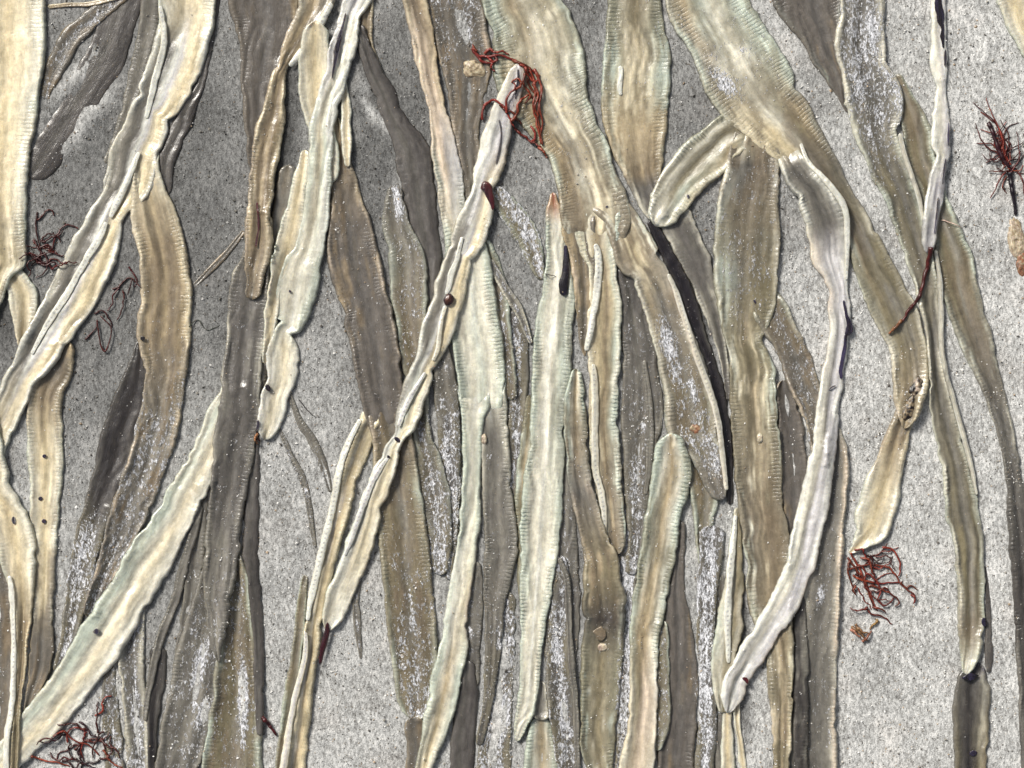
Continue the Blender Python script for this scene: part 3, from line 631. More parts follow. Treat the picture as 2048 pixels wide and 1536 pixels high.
one('kelp_frond', 'black-tipped dark grey end piece with a small hole, bottom right corner area',
    [(1325,1945,1972),(1357,1915,1979),(1395,1906,1980),(1424,1904,1979),(1491,1906,1975),(1550,1910,1972)], [(0,'black'),(.16,('dark',dict(sand=.05,sc='gdark',st=[(0,'gdark'),(.4,'dark'),(.7,'gdark'),(.85,'pale'),(1,'olive')]))),(1,('dark',dict(sand=.1,rim=3,rimc='olive',st=[(0,'gdark'),(.5,'dark'),(.8,'olive'),(1,'tan')])))], th=5)
one('kelp_strand', 'dark purple cord along the right side of the long olive blade near the bottom', seg([(1968,1130),(1975,1190),(1976,1250),(1977,1300),(1975,1345)], [6,9,12,18,12]), 'purple', th=4)
one('kelp_frond', 'torn cream-brown end piece pointing down-left towards the red tangle on the sand',
    [(790,1800,1850),(832,1786,1832),(879,1767,1817),(929,1749,1810),(979,1722,1804),(1022,1711,1791),(1045,1704,1786),(1071,1699,1768),(1092,1695,1733),(1106,1693,1701)], [(0,('brown',dict(rimc='cream'))),(.3,('tan',dict(sand=.3))),(.6,'cream'),(1,'cream')], th=5)
# --- left column
one('kelp_frond', 'cream blade with brown flecks running down the left side to a thin brown tail',
    [(680,112,156),(739,80,148),(800,57,126),(872,54,127),(929,56,129),(1024,60,119),(1090,64,117),(1157,65,114),(1224,66,107),(1290,60,108),(1341,56,101),(1400,50,72),(1435,45,60)],
    [(0,('brown',dict(sand=.1,rimc='tan'))),(.15,'tan'),(.3,'cream'),(.65,('cream',dict(stain=.5,sc='brown'))),(.8,('brown',dict(sand=.2))),(1,'brown')], th=4.5)
one('kelp_frond', 'short cream loop at the left edge just below the wide pale one',
    [(512,-30,22),(535,-20,42),(560,0,62),(590,14,80),(620,20,76),(660,28,66),(700,38,52)], [(0,'cream'),(.5,'cream'),(1,('tan',dict(sand=.4)))], th=5)
one('kelp_frond', 'wide pale cream blade with a ribbed green edge along the upper left photo edge',
    [(-8,-60,92),(100,-60,92),(200,-60,79),(270,-60,71),(350,-60,58),(450,-58,56),(500,-45,55),(528,-35,52),(545,-25,30)], [(0,('cream',dict(rib=.7,stain=.05))),(.6,('cream',dict(rib=.7))),(1,('cream',dict(stain=.5,sc='olive',rib=.7)))], th=6)
# --- forked frond left
frond('forked_kelp', 'large forked cream frond, upper left, with one pale and one brown arm', [
  ('branch', [(300,255,318),(345,262,322),(390,262,338),(430,260,357),(500,275,374),(560,283,383),(610,281,385),(660,273,383),(700,279,381),(740,291,377),(790,284,368),(850,272,361),(900,262,346),(960,242,326),(1020,222,304),(1100,202,264),(1180,178,216),(1235,165,196)],
     [(0,'cream'),(.2,('tan',dict(rimc='cream',sand=.05))),(.35,('tan',dict(rimc='cream',sand=.3))),(.6,('brown',dict(sand=.6,sc='grey',stain=.6))),(1,('brown',dict(sand=.65,sc='purple',stain=.7)))], dict(th=5, j0=True, label='brown sand-dusted right arm of the fork')),
  ('stem', [(-8,316,434),(50,317,428),(100,304,416),(150,284,401),(200,266,374),(213,262,362),(222,258,345),(250,250,343),(275,236,336),(300,222,322),(345,210,314),(385,198,300),(410,190,275)],
     [(0,('cream',dict(rim=2.5))),(.25,('fold',dict(groove=-1.5))),(1,('fold',dict(groove=-1.5)))], dict(th=6, j1=True)),
  ('branch', [(325,216,318),(360,206,312),(390,197,290),(410,188,268),(430,176,256),(460,158,250),(512,128,239),(560,105,216),(600,86,196),(650,58,165),(672,47,150),(700,30,133),(735,14,104),(760,3,78),(790,-8,64),(820,-22,52),(870,-38,26),(910,-50,8)],
     [(0,'fold'),(.7,'fold'),(1,'cream')], dict(th=6, j0=True, label='pale left arm with a grey hollow and a dotted pale fold')),
  ('folded_edge', seg([(322,15),(330,60),(328,100),(318,140),(306,185),(294,238)], [8,13,14,15,15,8]), 'white', dict(th=4, over=True, dots=True, step=1.5)),
  ('folded_edge', seg([(280,305),(266,340),(250,378),(234,412),(222,436)], [7,13,14,14,8]), 'white', dict(th=4, over=True, dots=True, step=1.5)),
  ('folded_edge', seg([(216,445),(200,478),(170,528),(135,590),(100,645),(66,708)], [8,14,15,14,13,7]), 'white', dict(th=3.5, over=True, dots=True, step=1.5)),
])
# --- big backing blade of the left-centre and the long grey one
one('kelp_frond', 'broad smooth cream blade slanting from the centre left down to the bottom left corner',
    [(452,745,500,790),(437,779,480,850),(412,832,455,890),(396,870,440,925),(368,925,424,965),(333,979,400,1015),(305,1035,378,1062),(260,1094,345,1132),(230,1154,305,1195),(177,1231,268,1264),(145,1280,236,1318),(110,1341,190,1373),(75,1385,158,1420),(40,1430,118,1462),(5,1478,70,1506),(-30,1520,20,1550),(-60,1555,-25,1590)],
    ('cream', dict(st=[(0,'green'),(.2,'green'),(.4,'pale'),(.6,'cream'),(.8,'pale'),(1,'white')], rib=.25, sand=.05, stain=.12, rim=1, groove=2.2, cup=-2)), th=7, lift=1, wob=1.25)
one('kelp_frond', 'cream paddle-shaped blade at the left edge below the crossing, with tiny purple dots',
    [(890,-50,8),(942,-48,21),(979,-40,28),(1012,-20,50),(1051,-12,67),(1091,-5,75),(1131,3,74),(1164,15,72),(1224,30,66),(1324,36,55),(1424,30,45),(1550,24,42)],
    [(0,'cream'),(.4,'cream'),(.55,('tan',dict(sc='olive'))),(1,('tan',dict(sc='olive',stain=.5)))], th=5.5)
one('dotted_kelp_strand', 'narrow white folded strip running down beside the left edge near the bottom', seg([(22,1150),(28,1190),(30,1251),(30,1324),(27,1407),(17,1474),(16,1550)], [9,14,13,13,13,14,14]), 'white', th=6, dots=True, step=1.5)
one('kelp_frond', 'wide dark brown blade at the top behind the brown-centred twisted strand',
    [(-8,455,600),(50,468,596),(100,478,575),(150,482,560),(200,485,552),(300,494,545),(400,499,540),(470,502,535)], ('brown', dict(sc='purple', stain=.9, sand=.1, rim=1.5, rimc='tan')), th=4)
one('kelp_frond', 'long grey-brown blade left of centre ending in a slim tip over sandy blades',
    [(420,492,545),(470,490,546),(512,484,546),(555,463,543),(595,458,540),(672,453,536),(759,443,526),(830,436,522),(889,427,512),(960,422,500),(1024,417,488),(1090,410,482),(1157,407,472),(1240,413,458),(1290,423,448),(1322,436,444)],
    [(0,('brown',dict(rimc='tan'))),(.2,('grey',dict(sc='purple',stain=.6,sand=.3,groove=3))),(.6,('tgrey',dict(sc='purple',stain=.5,sand=.35,groove=3,rim=2.5))),(1,('tgrey',dict(sand=.5,rim=2)))], th=5)
frond('twisted_kelp', 'brown-centred cream strand pinched by a twist near the top left of centre', [
  ('blade', [(-8,592,676),(20,594,660),(60,574,634),(85,564,612),(105,560,596),(133,557,578),(147,545,576),(167,539,574),(217,527,573),(253,513,571),(300,506,562),(360,500,551),(433,495,545),(493,491,548),(540,490,535),(600,488,522)],
     [(0,('grey',dict(st=[(0,'grey'),(.5,'tan'),(.8,'grey'),(1,'cream')],sand=.1,rib=.2))),(.22,('tan',dict(sand=.15,rib=.2))),(.4,('tan',dict(rimc='cream',sand=.25,rib=.8))),(.8,('tan',dict(rib=.9,sand=.2))),(1,'brown')], dict(th=6)),
  ('folded_edge', seg([(664,8),(645,45),(620,85),(600,112),(580,134)], [12,16,17,15,8]), 'white', dict(th=6, over=True, dots=True, step=1.5, label='cream folded rim above the pinch')),
  ('decay_spot', seg([(516,405),(519,450),(514,495)], [3,5,3]), 'maroon', dict(th=.7, wob=2.2, over=True, und=0)),
])
# --- left-centre fork
frond('forked_kelp', 'brown forked blade left of centre, its fork hidden behind the twisted cream strand', [
  ('branch', [(800,735,812),(830,735,816),(880,742,828),(950,748,838),(1024,750,850),(1067,755,855),(1141,762,863),(1211,769,869),(1291,779,877),(1350,786,876),(1391,790,872),(1425,800,862),(1440,808,845)],
     [(0,'brown'),(.3,('olive',dict(sand=.35,sc='brown',rimc='tan'))),(.6,('brown',dict(sand=.5,sc='olive',rimc='green'))),(1,('olive',dict(sand=.7)))], dict(th=5, j0=True, label='wide sandy right leg ending in a torn edge')),
  ('blade', [(235,665,680),(300,664,698),(350,662,711),(400,660,725),(450,655,743),(512,654,760),(579,669,774),(619,688,785),(645,690,790),(699,702,800),(752,712,806),(812,725,812),(850,733,815),(870,742,812)],
     [(0,('tan',dict(rimc='cream'))),(.35,('brown',dict(rimc='pink',sc='purple',sand=.35))),(1,('brown',dict(rimc='pink',sc='purple',stain=.75,sand=.2)))], dict(th=5.5, j1=True)),
  ('branch', [(815,722,760),(840,720,762),(865,707,752),(912,689,735),(962,675,716),(1024,659,702),(1091,642,682),(1174,622,662),(1251,610,647),(1307,607,640),(1341,600,633),(1391,590,627),(1457,580,620),(1524,568,613),(1550,563,610)],
     ('tan', dict(st=[(0,'cream'),(.3,'cream'),(.42,'lav'),(.5,'tan'),(.8,'cream2'),(1,'cream')], sand=.06, rib=.2, sc='olive')), dict(th=5.5, j0=True, label='narrow cream left leg with a pale dotted fold')),
  ('folded_edge', seg([(722,838),(697,885),(678,950),(664,1024),(647,1091),(628,1174),(616,1240)], [8,13,14,14,15,15,8]), 'white', dict(th=4, over=True, dots=True, step=1.5)),
  ('folded_edge', seg([(613,1262),(612,1310),(603,1350),(590,1400),(578,1470),(566,1550)], [7,11,12,13,15,15]), ('white', dict(st=[(0,'cream'),(.5,'lav'),(1,'cream')])), dict(th=4, over=True, dots=True, step=1.5)),
])
one('kelp_frond', 'brown stub at the bottom edge under the torn end of the forked brown blade', [(1432,806,852),(1470,812,850),(1550,812,848)], ('brown', dict(rim=.5)), th=3)
one('kelp_frond', 'smooth cream blade seen to the left behind the white strand near the top',
    [(45,612,655),(100,600,662),(150,598,665),(200,599,668),(260,615,672),(320,625,680),(370,632,676)], ('cream', dict(rib=.1, sand=.08, stain=.15)), th=4)
one('kelp_frond', 'short cream sliver right of the white strand near the top', [(150,680,692),(180,682,697),(230,682,704),(290,684,706),(335,690,703)], ('cream', dict(rib=.4)), th=4)
frond('white_kelp', 'white strand with a dark blue streak at the top and a blunt notched tip', [
  ('side_blade', [(300,603,619),(347,590,618),(400,576,612),(450,562,608),(500,549,600),(560,541,570),(620,531,560),(690,528,548),(728,526,536)], ('cream', dict(rib=.5, stain=.2, sc='tan')), dict(th=4.5)),
  ('blade', [(-15,684,753),(0,682,746),(35,676,725),(60,670,722),(100,659,715),(150,648,701),(200,633,686),(255,620,669),(300,620,668),(350,615,667),(420,606,662),(500,588,652),(530,564,648),(572,551,640),(612,549,626),(640,552,617),(653,554,612),(662,549,590),(680,541,591),(700,534,599),(730,532,600),(759,534,593),(795,523,580),(829,517,570),(860,515,557),(880,520,540)],
     [(0,('lav',dict(st=[(0,'lav'),(.3,'lav'),(.5,'ink'),(.56,'lav'),(.8,'white'),(1,'pale')]))),(.1,('lav',dict(st=[(0,'lav'),(.3,'lav'),(.38,'white'),(.6,'pale'),(.9,'pale'),(1,'white')]))),(.35,('pale',dict(st=[(0,'white'),(.2,'pale'),(.45,'cream'),(.62,'green'),(.72,'white'),(.85,'lav'),(1,'white')],rib=.3,groove=3))),(.72,('pale',dict(rib=.4,groove=2.5))),(.8,('cream',dict(st=[(0,'white'),(.3,'pale'),(.6,'cream'),(1,'white')],rib=.2,groove=.5,cup=-2))),(1,('lav',dict(st=[(0,'lav'),(.4,'cream'),(.7,'pale'),(1,'white')])))], dict(th=7, lift=.8)),
  ('decay_spot', seg([(693,28),(688,50),(679,80),(675,105),(671,128),(665,160)], [3,6,11,12,8,3]), 'ink', dict(th=.7, wob=2.2, over=True, und=0, label='blue-black streak')),
  ('decay_spot', seg([(682,72),(676,92),(674,108)], [4,8,4]), 'black', dict(th=.7, wob=2.2, over=True, und=0)),
  ('decay_spot', seg([(534,768),(537,776),(542,783)], [4,9,4]), 'black', dict(th=.7, wob=2.2, over=True, und=0)),
  ('decay_spot', seg([(517,838),(519,848),(515,862)], [3,7,3]), 'ink', dict(th=.7, wob=2.2, over=True, und=0)),
])
# --- pale forked blade centre
frond('forked_kelp', 'long pale grey-green forked blade passing behind the twisted cream strand near the centre', [
  ('branch', [(760,935,1012),(800,940,1014),(880,958,1019),(950,962,1023),(1024,965,1030),(1100,968,1036),(1200,968,1012),(1300,970,1002),(1400,965,987),(1490,950,965)],
     [(0,'pale'),(.15,('grey',dict(rib=.9))),(.4,('tgrey',dict(rib=1,sand=.35))),(1,('sandy',dict(rib=.8,sand=.5)))], dict(th=4, j0=True, label='dull ribbed right leg')),
  ('blade', [(-10,800,852),(67,819,868),(150,837,880),(233,858,896),(300,862,916),(367,872,928),(433,880,938),(500,888,974),(579,894,990),(662,900,1003),(745,912,1011),(800,918,1008),(835,924,1000)],
     [(0,('tan',dict(st=[(0,'pink'),(.5,'brown'),(1,'tan')],sand=.4,rib=.2))),(.25,('tan',dict(st=[(0,'pink'),(.5,'pink'),(1,'tan')],sand=.15,rib=.3,stain=.2))),(.4,('pale',dict(st=[(0,'pink'),(.4,'pink'),(.6,'lav'),(1,'lav')],rib=.5))),(.6,'pale'),(1,('pale',dict(st=[(0,'green'),(.3,'pale'),(.5,'green'),(.7,'pale'),(1,'green')],rib=1)))], dict(th=6, j1=True)),
  ('branch', [(770,914,985),(810,920,982),(850,922,967),(945,925,963),(1024,920,963),(1091,914,955),(1174,899,944),(1257,885,933),(1291,876,938),(1357,862,925),(1424,849,910),(1460,843,898),(1500,837,878),(1550,826,862)],
     [(0,'pale'),(.2,('pale',dict(st=[(0,'green'),(.5,'pale'),(1,'green')],rib=.2,groove=.5,stain=.1))),(.55,('pale',dict(st=[(0,'white'),(.5,'pale'),(.8,'cream'),(1,'pink')],rib=.15,groove=.5,stain=.1))),(.75,('mott',dict(stain=.2,sand=.3,rib=.4))),(1,('cream',dict(stain=.35,sc='olive',sand=.2)))], dict(th=6.5, j0=True, label='smooth pale left leg')),
])
one('kelp_frond', 'long pale green blade with crisp ribbed edges and a slim tip near the bottom',
    [(385,1100,1112),(405,1097,1118),(433,1091,1130),(512,1091,1140),(579,1081,1151),(645,1071,1149),(745,1063,1142),(845,1061,1131),(912,1054,1131),(1012,1041,1125),(1091,1040,1118),(1174,1040,1105),(1257,1040,1092),(1324,1040,1082),(1374,1036,1079),(1424,1031,1068),(1465,1027,1049),(1482,1029,1037)],
    [(0,('redb',dict(st=[(0,'tan'),(.5,'red'),(1,'tan')]))),(.02,('redb',dict(st=[(0,'tan'),(.5,'orange'),(1,'tan')]))),(.06,('pale',dict(rib=.8))),(.3,('pale',dict(st=[(0,'green'),(.25,'pale'),(.42,'white'),(.5,'pale'),(.7,'green'),(1,'grey')],rib=1.1,groove=-2.5))),(.6,('pale',dict(rib=1.2,groove=-2))),(1,('pale',dict(rib=1.2)))], th=6)
bp = one('rotten_blotch', 'glistening black blotch on the pale green blade beside the big forked frond', seg([(1130,492),(1131,515),(1130,545),(1128,575),(1127,592)], [7,14,16,19,12]), ('black', dict(cup=-2.5)), th=2.2, cat='rot spot') if False else None
# --- upper centre-right blade O, then the big K frond over it
one('kelp_frond', 'black strip standing in for shade in the gap right of the big forked frond', seg([(1298,440),(1330,500),(1372,590),(1402,680),(1432,770),(1452,870),(1458,960),(1460,1010)], [16,26,32,30,28,24,18,10]), ('dark', dict(st=[(0,'dark'),(.5,'black'),(1,'dark')], sand=.28, rim=.3, stain=.5, groove=1)), th=2.5, und=1.6)  # black strip added to paint the shade of the gap
one('kelp_frond', 'cream ribbed blade with brown stains hanging from the top left of the rounded lobe',
    [(-10,1217,1322),(20,1214,1324),(50,1211,1330),(80,1208,1338),(117,1207,1342),(183,1201,1341),(233,1203,1337),(300,1222,1333),(345,1245,1325),(380,1262,1322),(415,1280,1330),(440,1292,1345)],
    [(0,('mott',dict(stain=.5))),(.35,('mott',dict(stain=.45,st=[(0,'green'),(.15,'green'),(.3,'cream'),(.6,'cream'),(.85,'green'),(1,'green')]))),(.6,('mott',dict(sc='tan',st=[(0,'green'),(.15,'cream'),(.5,'cream'),(.8,'tan'),(1,'green')]))),(.78,('tan',dict(sand=.1,rib=.2))),(.85,('grey',dict(sand=.05,sc='purple',stain=.6,rim=.8))),(1,('grey',dict(sand=.05,sc='purple',stain=.6,rim=.8)))], th=5)
frond('forked_kelp', 'big mottled cream and green frond at top centre, forked into three narrow legs', [
  ('branch', [(415,1118,1192),(450,1122,1192),(480,1128,1196),(512,1138,1194),(579,1148,1190),(612,1151,1188),(645,1153,1182),(690,1160,1174),(712,1167,1171)], ('brown', dict(st=[(0,'tan'),(.2,'tan'),(.5,'brown'),(.8,'tan'),(1,'grey')],sand=.3,rib=.5)), dict(th=4, j0=True, label='short brown left leg tapering to a point')),
  ('branch', [(400,1135,1250),(440,1142,1245),(480,1150,1238),(512,1165,1233),(545,1176,1237),(612,1176,1243),(695,1172,1243),(745,1178,1240),(845,1178,1237),(945,1185,1243),(1012,1195,1248),(1067,1202,1252),(1110,1212,1250)],
     [(0,('mott',dict(stain=.4,sc='brown'))),(.25,('cream',dict(st=[(0,'cream'),(.4,'cream2'),(.55,'brown'),(.65,'cream2'),(.85,'green'),(1,'green')],stain=.15,rib=.5,groove=1))),(.55,('cream',dict(st=[(0,'cream'),(.35,'cream2'),(.5,'tan'),(.65,'olive'),(.85,'green'),(1,'green')],rib=1.1,stain=.3,sc='brown',groove=1))),(1,('mott',dict(sc='brown',stain=.6)))], dict(th=5, j0=True, label='middle leg, cream turning brown and ribbed')),
  ('branch', [(385,1150,1255),(415,1180,1264),(440,1200,1283),(483,1215,1308),(525,1230,1328),(545,1254,1340),(595,1278,1358),(662,1296,1384),(700,1310,1400),(729,1314,1411),(795,1326,1431),(845,1328,1441),(879,1346,1448),(920,1384,1453),(979,1415,1458),(1000,1436,1455)],
     [(0,('cream',dict(stain=.5,sc='brown',rib=.2))),(.22,('cream',dict(stain=.55,sc='brown',rib=.2))),(.36,('grey',dict(rimc='pale',rim=4,rw=8,sand=.4,st=[(0,'pale'),(.15,'tan'),(.5,'grey'),(.85,'brown'),(1,'pink')]))),(.75,('olive',dict(rimc='pale',rim=4,rw=8,sand=.6))),(1,('tgrey',dict(rimc='grey',rim=3,sand=.6)))], dict(th=5, j0=True, label='right leg with thick pale rims and a sandy hollow')),
  ('blade', [(-10,957,1108),(10,960,1120),(33,966,1140),(52,972,1152),(73,980,1157),(100,985,1165),(150,985,1177),(190,1000,1188),(233,1035,1198),(270,1062,1211),(300,1088,1221),(357,1108,1238),(387,1114,1252),(420,1118,1262),(450,1122,1262),(475,1128,1250),(490,1134,1240)],
     [(0,('mott',dict(st=[(0,'green'),(.2,'green'),(.4,'tan'),(.6,'pale'),(.8,'cream'),(1,'green')],sand=.2,stain=.35))),(.35,('mott',dict(st=[(0,'olive'),(.2,'tan'),(.5,'pale'),(.62,'cream'),(.75,'pale'),(1,'green')],sand=.35,stain=.4,groove=2.5))),(.75,('mott',dict(st=[(0,'tan'),(.25,'tan'),(.45,'pale'),(.7,'cream'),(1,'green')],sc='brown',sand=.35,stain=.45,groove=2.5))),(1,('cream',dict(stain=.6,sc='brown',rib=.3)))], dict(th=6.5, j1=True)),
  ('folded_edge', seg([(1190,488),(1197,512),(1196,560),(1190,612),(1180,665),(1172,702)], [9,14,16,15,15,9]), ('white', dict(rib=.4)), dict(th=5, over=True, dots=True, step=1.5, label='upright white fold on the middle leg')),
  ('folded_edge', seg([(1186,728),(1188,760),(1189,800),(1189,850),(1190,895),(1192,945),(1202,985),(1208,1024),(1207,1060),(1203,1088)], [9,15,16,16,15,15,15,14,13,9]), ('white', dict(st=[(0,'cream'),(.5,'white'),(1,'cream2')])), dict(th=5, over=True, dots=True, step=1.5, label='long lower white fold on the middle leg')),
  ('folded_edge', seg([(1336,548),(1350,580),(1366,630),(1385,690),(1403,740),(1424,800),(1438,860),(1445,920),(1452,980)], [8,12,13,14,14,13,12,11,8]), ('white', dict(st=[(0,'pink'),(.5,'pale'),(1,'grey')])), dict(th=3.5, over=True, dots=True, step=1.5)),
  ('decay_spot', seg([(1212,412),(1214,416)], [6,6]), 'ink', dict(th=.7, wob=2.2, over=True, und=0)),
])
one('dotted_kelp_strand', 'small upright white fold on the brown-stained cream blade at the top', seg([(1240,132),(1241,150),(1239,175),(1242,192)], [8,12,11,8]), 'white', th=3)
one('kelp_frond', 'mottled brown blade with a dark bruise and small pale bump near the bottom',
    [(737,1147,1158),(750,1140,1164),(779,1132,1170),(829,1127,1173),(895,1130,1176),(962,1134,1183),(1024,1148,1199),(1074,1160,1216),(1120,1166,1236),(1160,1165,1242),(1191,1161,1251),(1222,1166,1251),(1236,1174,1250),(1257,1167,1248),(1324,1161,1246),(1391,1160,1238),(1457,1160,1233),(1500,1163,1230),(1550,1180,1228)],
    [(0,('mott',dict(rib=1.2,stain=.3))),(.2,('mott',dict(rib=1,stain=.6,sc='brown'))),(.3,('tgrey',dict(rimc='pink',rim=3,sand=.3,rib=.8))),(.5,('tan',dict(sc='olive',stain=.6,rib=.4))),(.62,('brown',dict(sc='dark',stain=.8,rimc='green'))),(.72,('mott',dict(sc='olive',stain=.9,rib=.8))),(1,('mott',dict(sc='olive',stain=.6,rib=.8)))], th=5.5)
one('kelp_frond', 'pale blunt-topped blade right of centre whose ribbed edges run down to the bottom edge',
    [(866,1324,1352),(878,1315,1365),(895,1309,1372),(929,1303,1383),(980,1296,1379),(1024,1291,1362),(1091,1281,1355),(1157,1271,1342),(1207,1262,1333),(1257,1257,1321),(1300,1257,1316),(1357,1258,1315),(1391,1258,1314),(1457,1253,1312),(1500,1243,1310),(1550,1232,1308)],
    [(0,('mott',dict(rib=1,stain=.3))),(.3,('mott',dict(rib=1,stain=.45))),(.6,('mott',dict(st=[(0,'green'),(.3,'tan'),(.6,'tan'),(.8,'pale'),(1,'green')],sc='olive',stain=.4,rib=.8))),(.75,('cream',dict(st=[(0,'cream'),(.3,'olive'),(.5,'pink'),(.8,'pink'),(1,'white')],rib=.3,stain=.2))),(1,('cream',dict(st=[(0,'cream'),(.5,'pink'),(1,'pale')],rib=.3,stain=.2)))], th=6)
# --- right group
one('kelp_strand', 'left of two thin cream legs below the tip of the lavender-white strand', [(1415,1446,1463),(1480,1442,1467),(1550,1439,1469)], ('cream', dict(rib=.1)), th=4)
one('kelp_strand', 'right of two thin cream legs below the tip of the lavender-white strand', [(1385,1464,1480),(1440,1466,1481),(1490,1474,1488),(1550,1478,1498)], ('cream', dict(rib=.1)), th=4)
frond('dotted_kelp', 'olive-cream strand with a white fold beside the tip of the lavender-white strand', [
  ('blade', [(1015,1468,1480),(1060,1462,1482),(1091,1458,1484),(1157,1450,1488),(1191,1442,1488),(1240,1433,1488),(1274,1427,1480),(1324,1422,1470),(1384,1426,1458),(1425,1436,1450)], ('cream', dict(st=[(0,'green'),(.4,'pale'),(.6,'olive'),(1,'olive')], rib=.2)), dict(th=5)),
  ('folded_edge', seg([(1471,1030),(1466,1080),(1460,1130),(1456,1180),(1454,1240),(1455,1290),(1456,1325)], [8,13,15,16,16,13,8]), 'white', dict(th=5, over=True, dots=True, step=1.5)),
])
RIMCUT += [(1500,262,70),(1540,300,45)]
frond('forked_kelp', 'huge diagonal frond at upper right that forks into a rounded lobe and hanging blades', [
  ('branch', [(590,1480,1560),(620,1495,1582),(645,1512,1596),(672,1534,1606),(719,1558,1624),(769,1573,1640),(812,1597,1651),(872,1615,1655),(940,1628,1650)],
     [(0,('olive',dict(sand=.5))),(.4,('brown',dict(sand=.5,rimc='pink',rim=4))),(1,('grey',dict(sand=.6,rimc='pink',rim=4)))], dict(th=5, j0=True, label='short sandy offshoot with thin pinkish rims')),
  ('branch', [(255,1470,1565),(285,1460,1562),(317,1454,1560),(377,1441,1560),(433,1430,1560),(500,1425,1560),(545,1422,1556),(595,1430,1555),(645,1438,1540),(685,1453,1528),(715,1458,1542),(745,1457,1551),(812,1460,1554),(879,1463,1560),(945,1468,1564),(1012,1472,1568),(1060,1480,1578),(1107,1490,1580),(1207,1494,1585),(1300,1528,1586),(1400,1538,1584),(1550,1546,1578)],
     [(0,('cream',dict(stain=.5,sc='brown',sand=.2))),(.06,('grey',dict(sc='brown',stain=.5,sand=.4,rimc='pale'))),(.25,('olive',dict(st=[(0,'green'),(.15,'green'),(.4,'grey'),(.7,'olive'),(1,'olive')],sc='olive',sand=.5,rib=.4,rimc='pale'))),(.36,('mott',dict(st=[(0,'pale'),(.3,'cream'),(.5,'tan'),(.7,'cream'),(1,'green')],sand=.15))),(.6,('mott',dict(st=[(0,'green'),(.25,'pale'),(.45,'cream'),(.6,'brown'),(.8,'olive'),(1,'green')],sand=.15,sc='brown',rib=.7))),(1,('tan',dict(sc='olive',stain=.5)))], dict(th=5.5, j0=True, label='wide mottled hanging blade')),
  ('blade', [(-20,1318,1490),(0,1322,1502),(30,1334,1518),(50,1347,1528),(107,1374,1562),(143,1388,1585),(183,1408,1612),(213,1432,1630),(235,1460,1645),(265,1495,1660),(300,1538,1676),(340,1588,1692),(383,1630,1708),(433,1664,1737),(467,1683,1753),(512,1697,1778),(579,1719,1812),(629,1739,1840),(672,1765,1852),(705,1780,1857),(762,1783,1856),(812,1787,1843),(845,1796,1822),(857,1801,1810)],
     [(0,('mott',dict(st=[(0,'pale'),(.2,'tan'),(.35,'green'),(.6,'pale'),(.85,'green'),(1,'green')],sand=.3,stain=.3,groove=2.5))),(.16,('mott',dict(st=[(0,'pale'),(.15,'grey'),(.4,'pale'),(.6,'pale'),(.85,'green'),(1,'green')],sand=.45,stain=.35,groove=2.5))),(.32,('mott',dict(st=[(0,'cream'),(.3,'cream2'),(.45,'pale'),(.65,'olive'),(.8,'tan'),(1,'grey')],sand=.2,sc='brown',stain=.4))),(.45,('brown',dict(st=[(0,'olive'),(.5,'brown'),(.8,'olive'),(1,'grey')],rim=1,sand=.08,rimc='olive',stain=.4,rib=.3))),(.62,('brown',dict(st=[(0,'green'),(.3,'brown'),(.6,'grey'),(.8,'olive'),(1,'grey')],sc='olive',sand=.12,rimc='pale',rim=2))),(.8,('grey',dict(st=[(0,'pale'),(.3,'olive'),(.6,'grey'),(1,'olive')],sand=.1,sc='olive',rimc='pale',rim=3))),(1,('tan',dict(sand=.5,rimc='cream')))], dict(th=6)),
  ('lobe', [(1500,200,1500,305),(1478,212,1474,312),(1441,227,1452,330),(1415,245,1444,350),(1391,263,1430,362),(1357,300,1408,382),(1324,343,1389,400),(1308,375,1378,418),(1298,400,1366,433),(1292,425,1345,450),(1300,448,1320,459)],
     [(0,('mott',dict(sand=.3))),(.2,('mott',dict(sand=.1,stain=.4,st=[(0,'green'),(.2,'pale'),(.45,'olive'),(.6,'pale'),(.8,'tan'),(1,'cream')]))),(.7,('mott',dict(sand=.05,stain=.35,rim=3.5,rw=9,rimc='pale',st=[(0,'pale'),(.25,'pale'),(.5,'olive'),(.7,'green'),(1,'cream')]))),(1,('pale',dict(rim=3.5,rw=9,rimc='white')))], dict(th=6.5, j0=True, label='rounded cream-rimmed lobe folded to the left')),
  ('decay_spot', seg([(1506,600),(1510,608)], [7,6]), 'black', dict(th=.7, wob=2.2, over=True, und=0)),
])
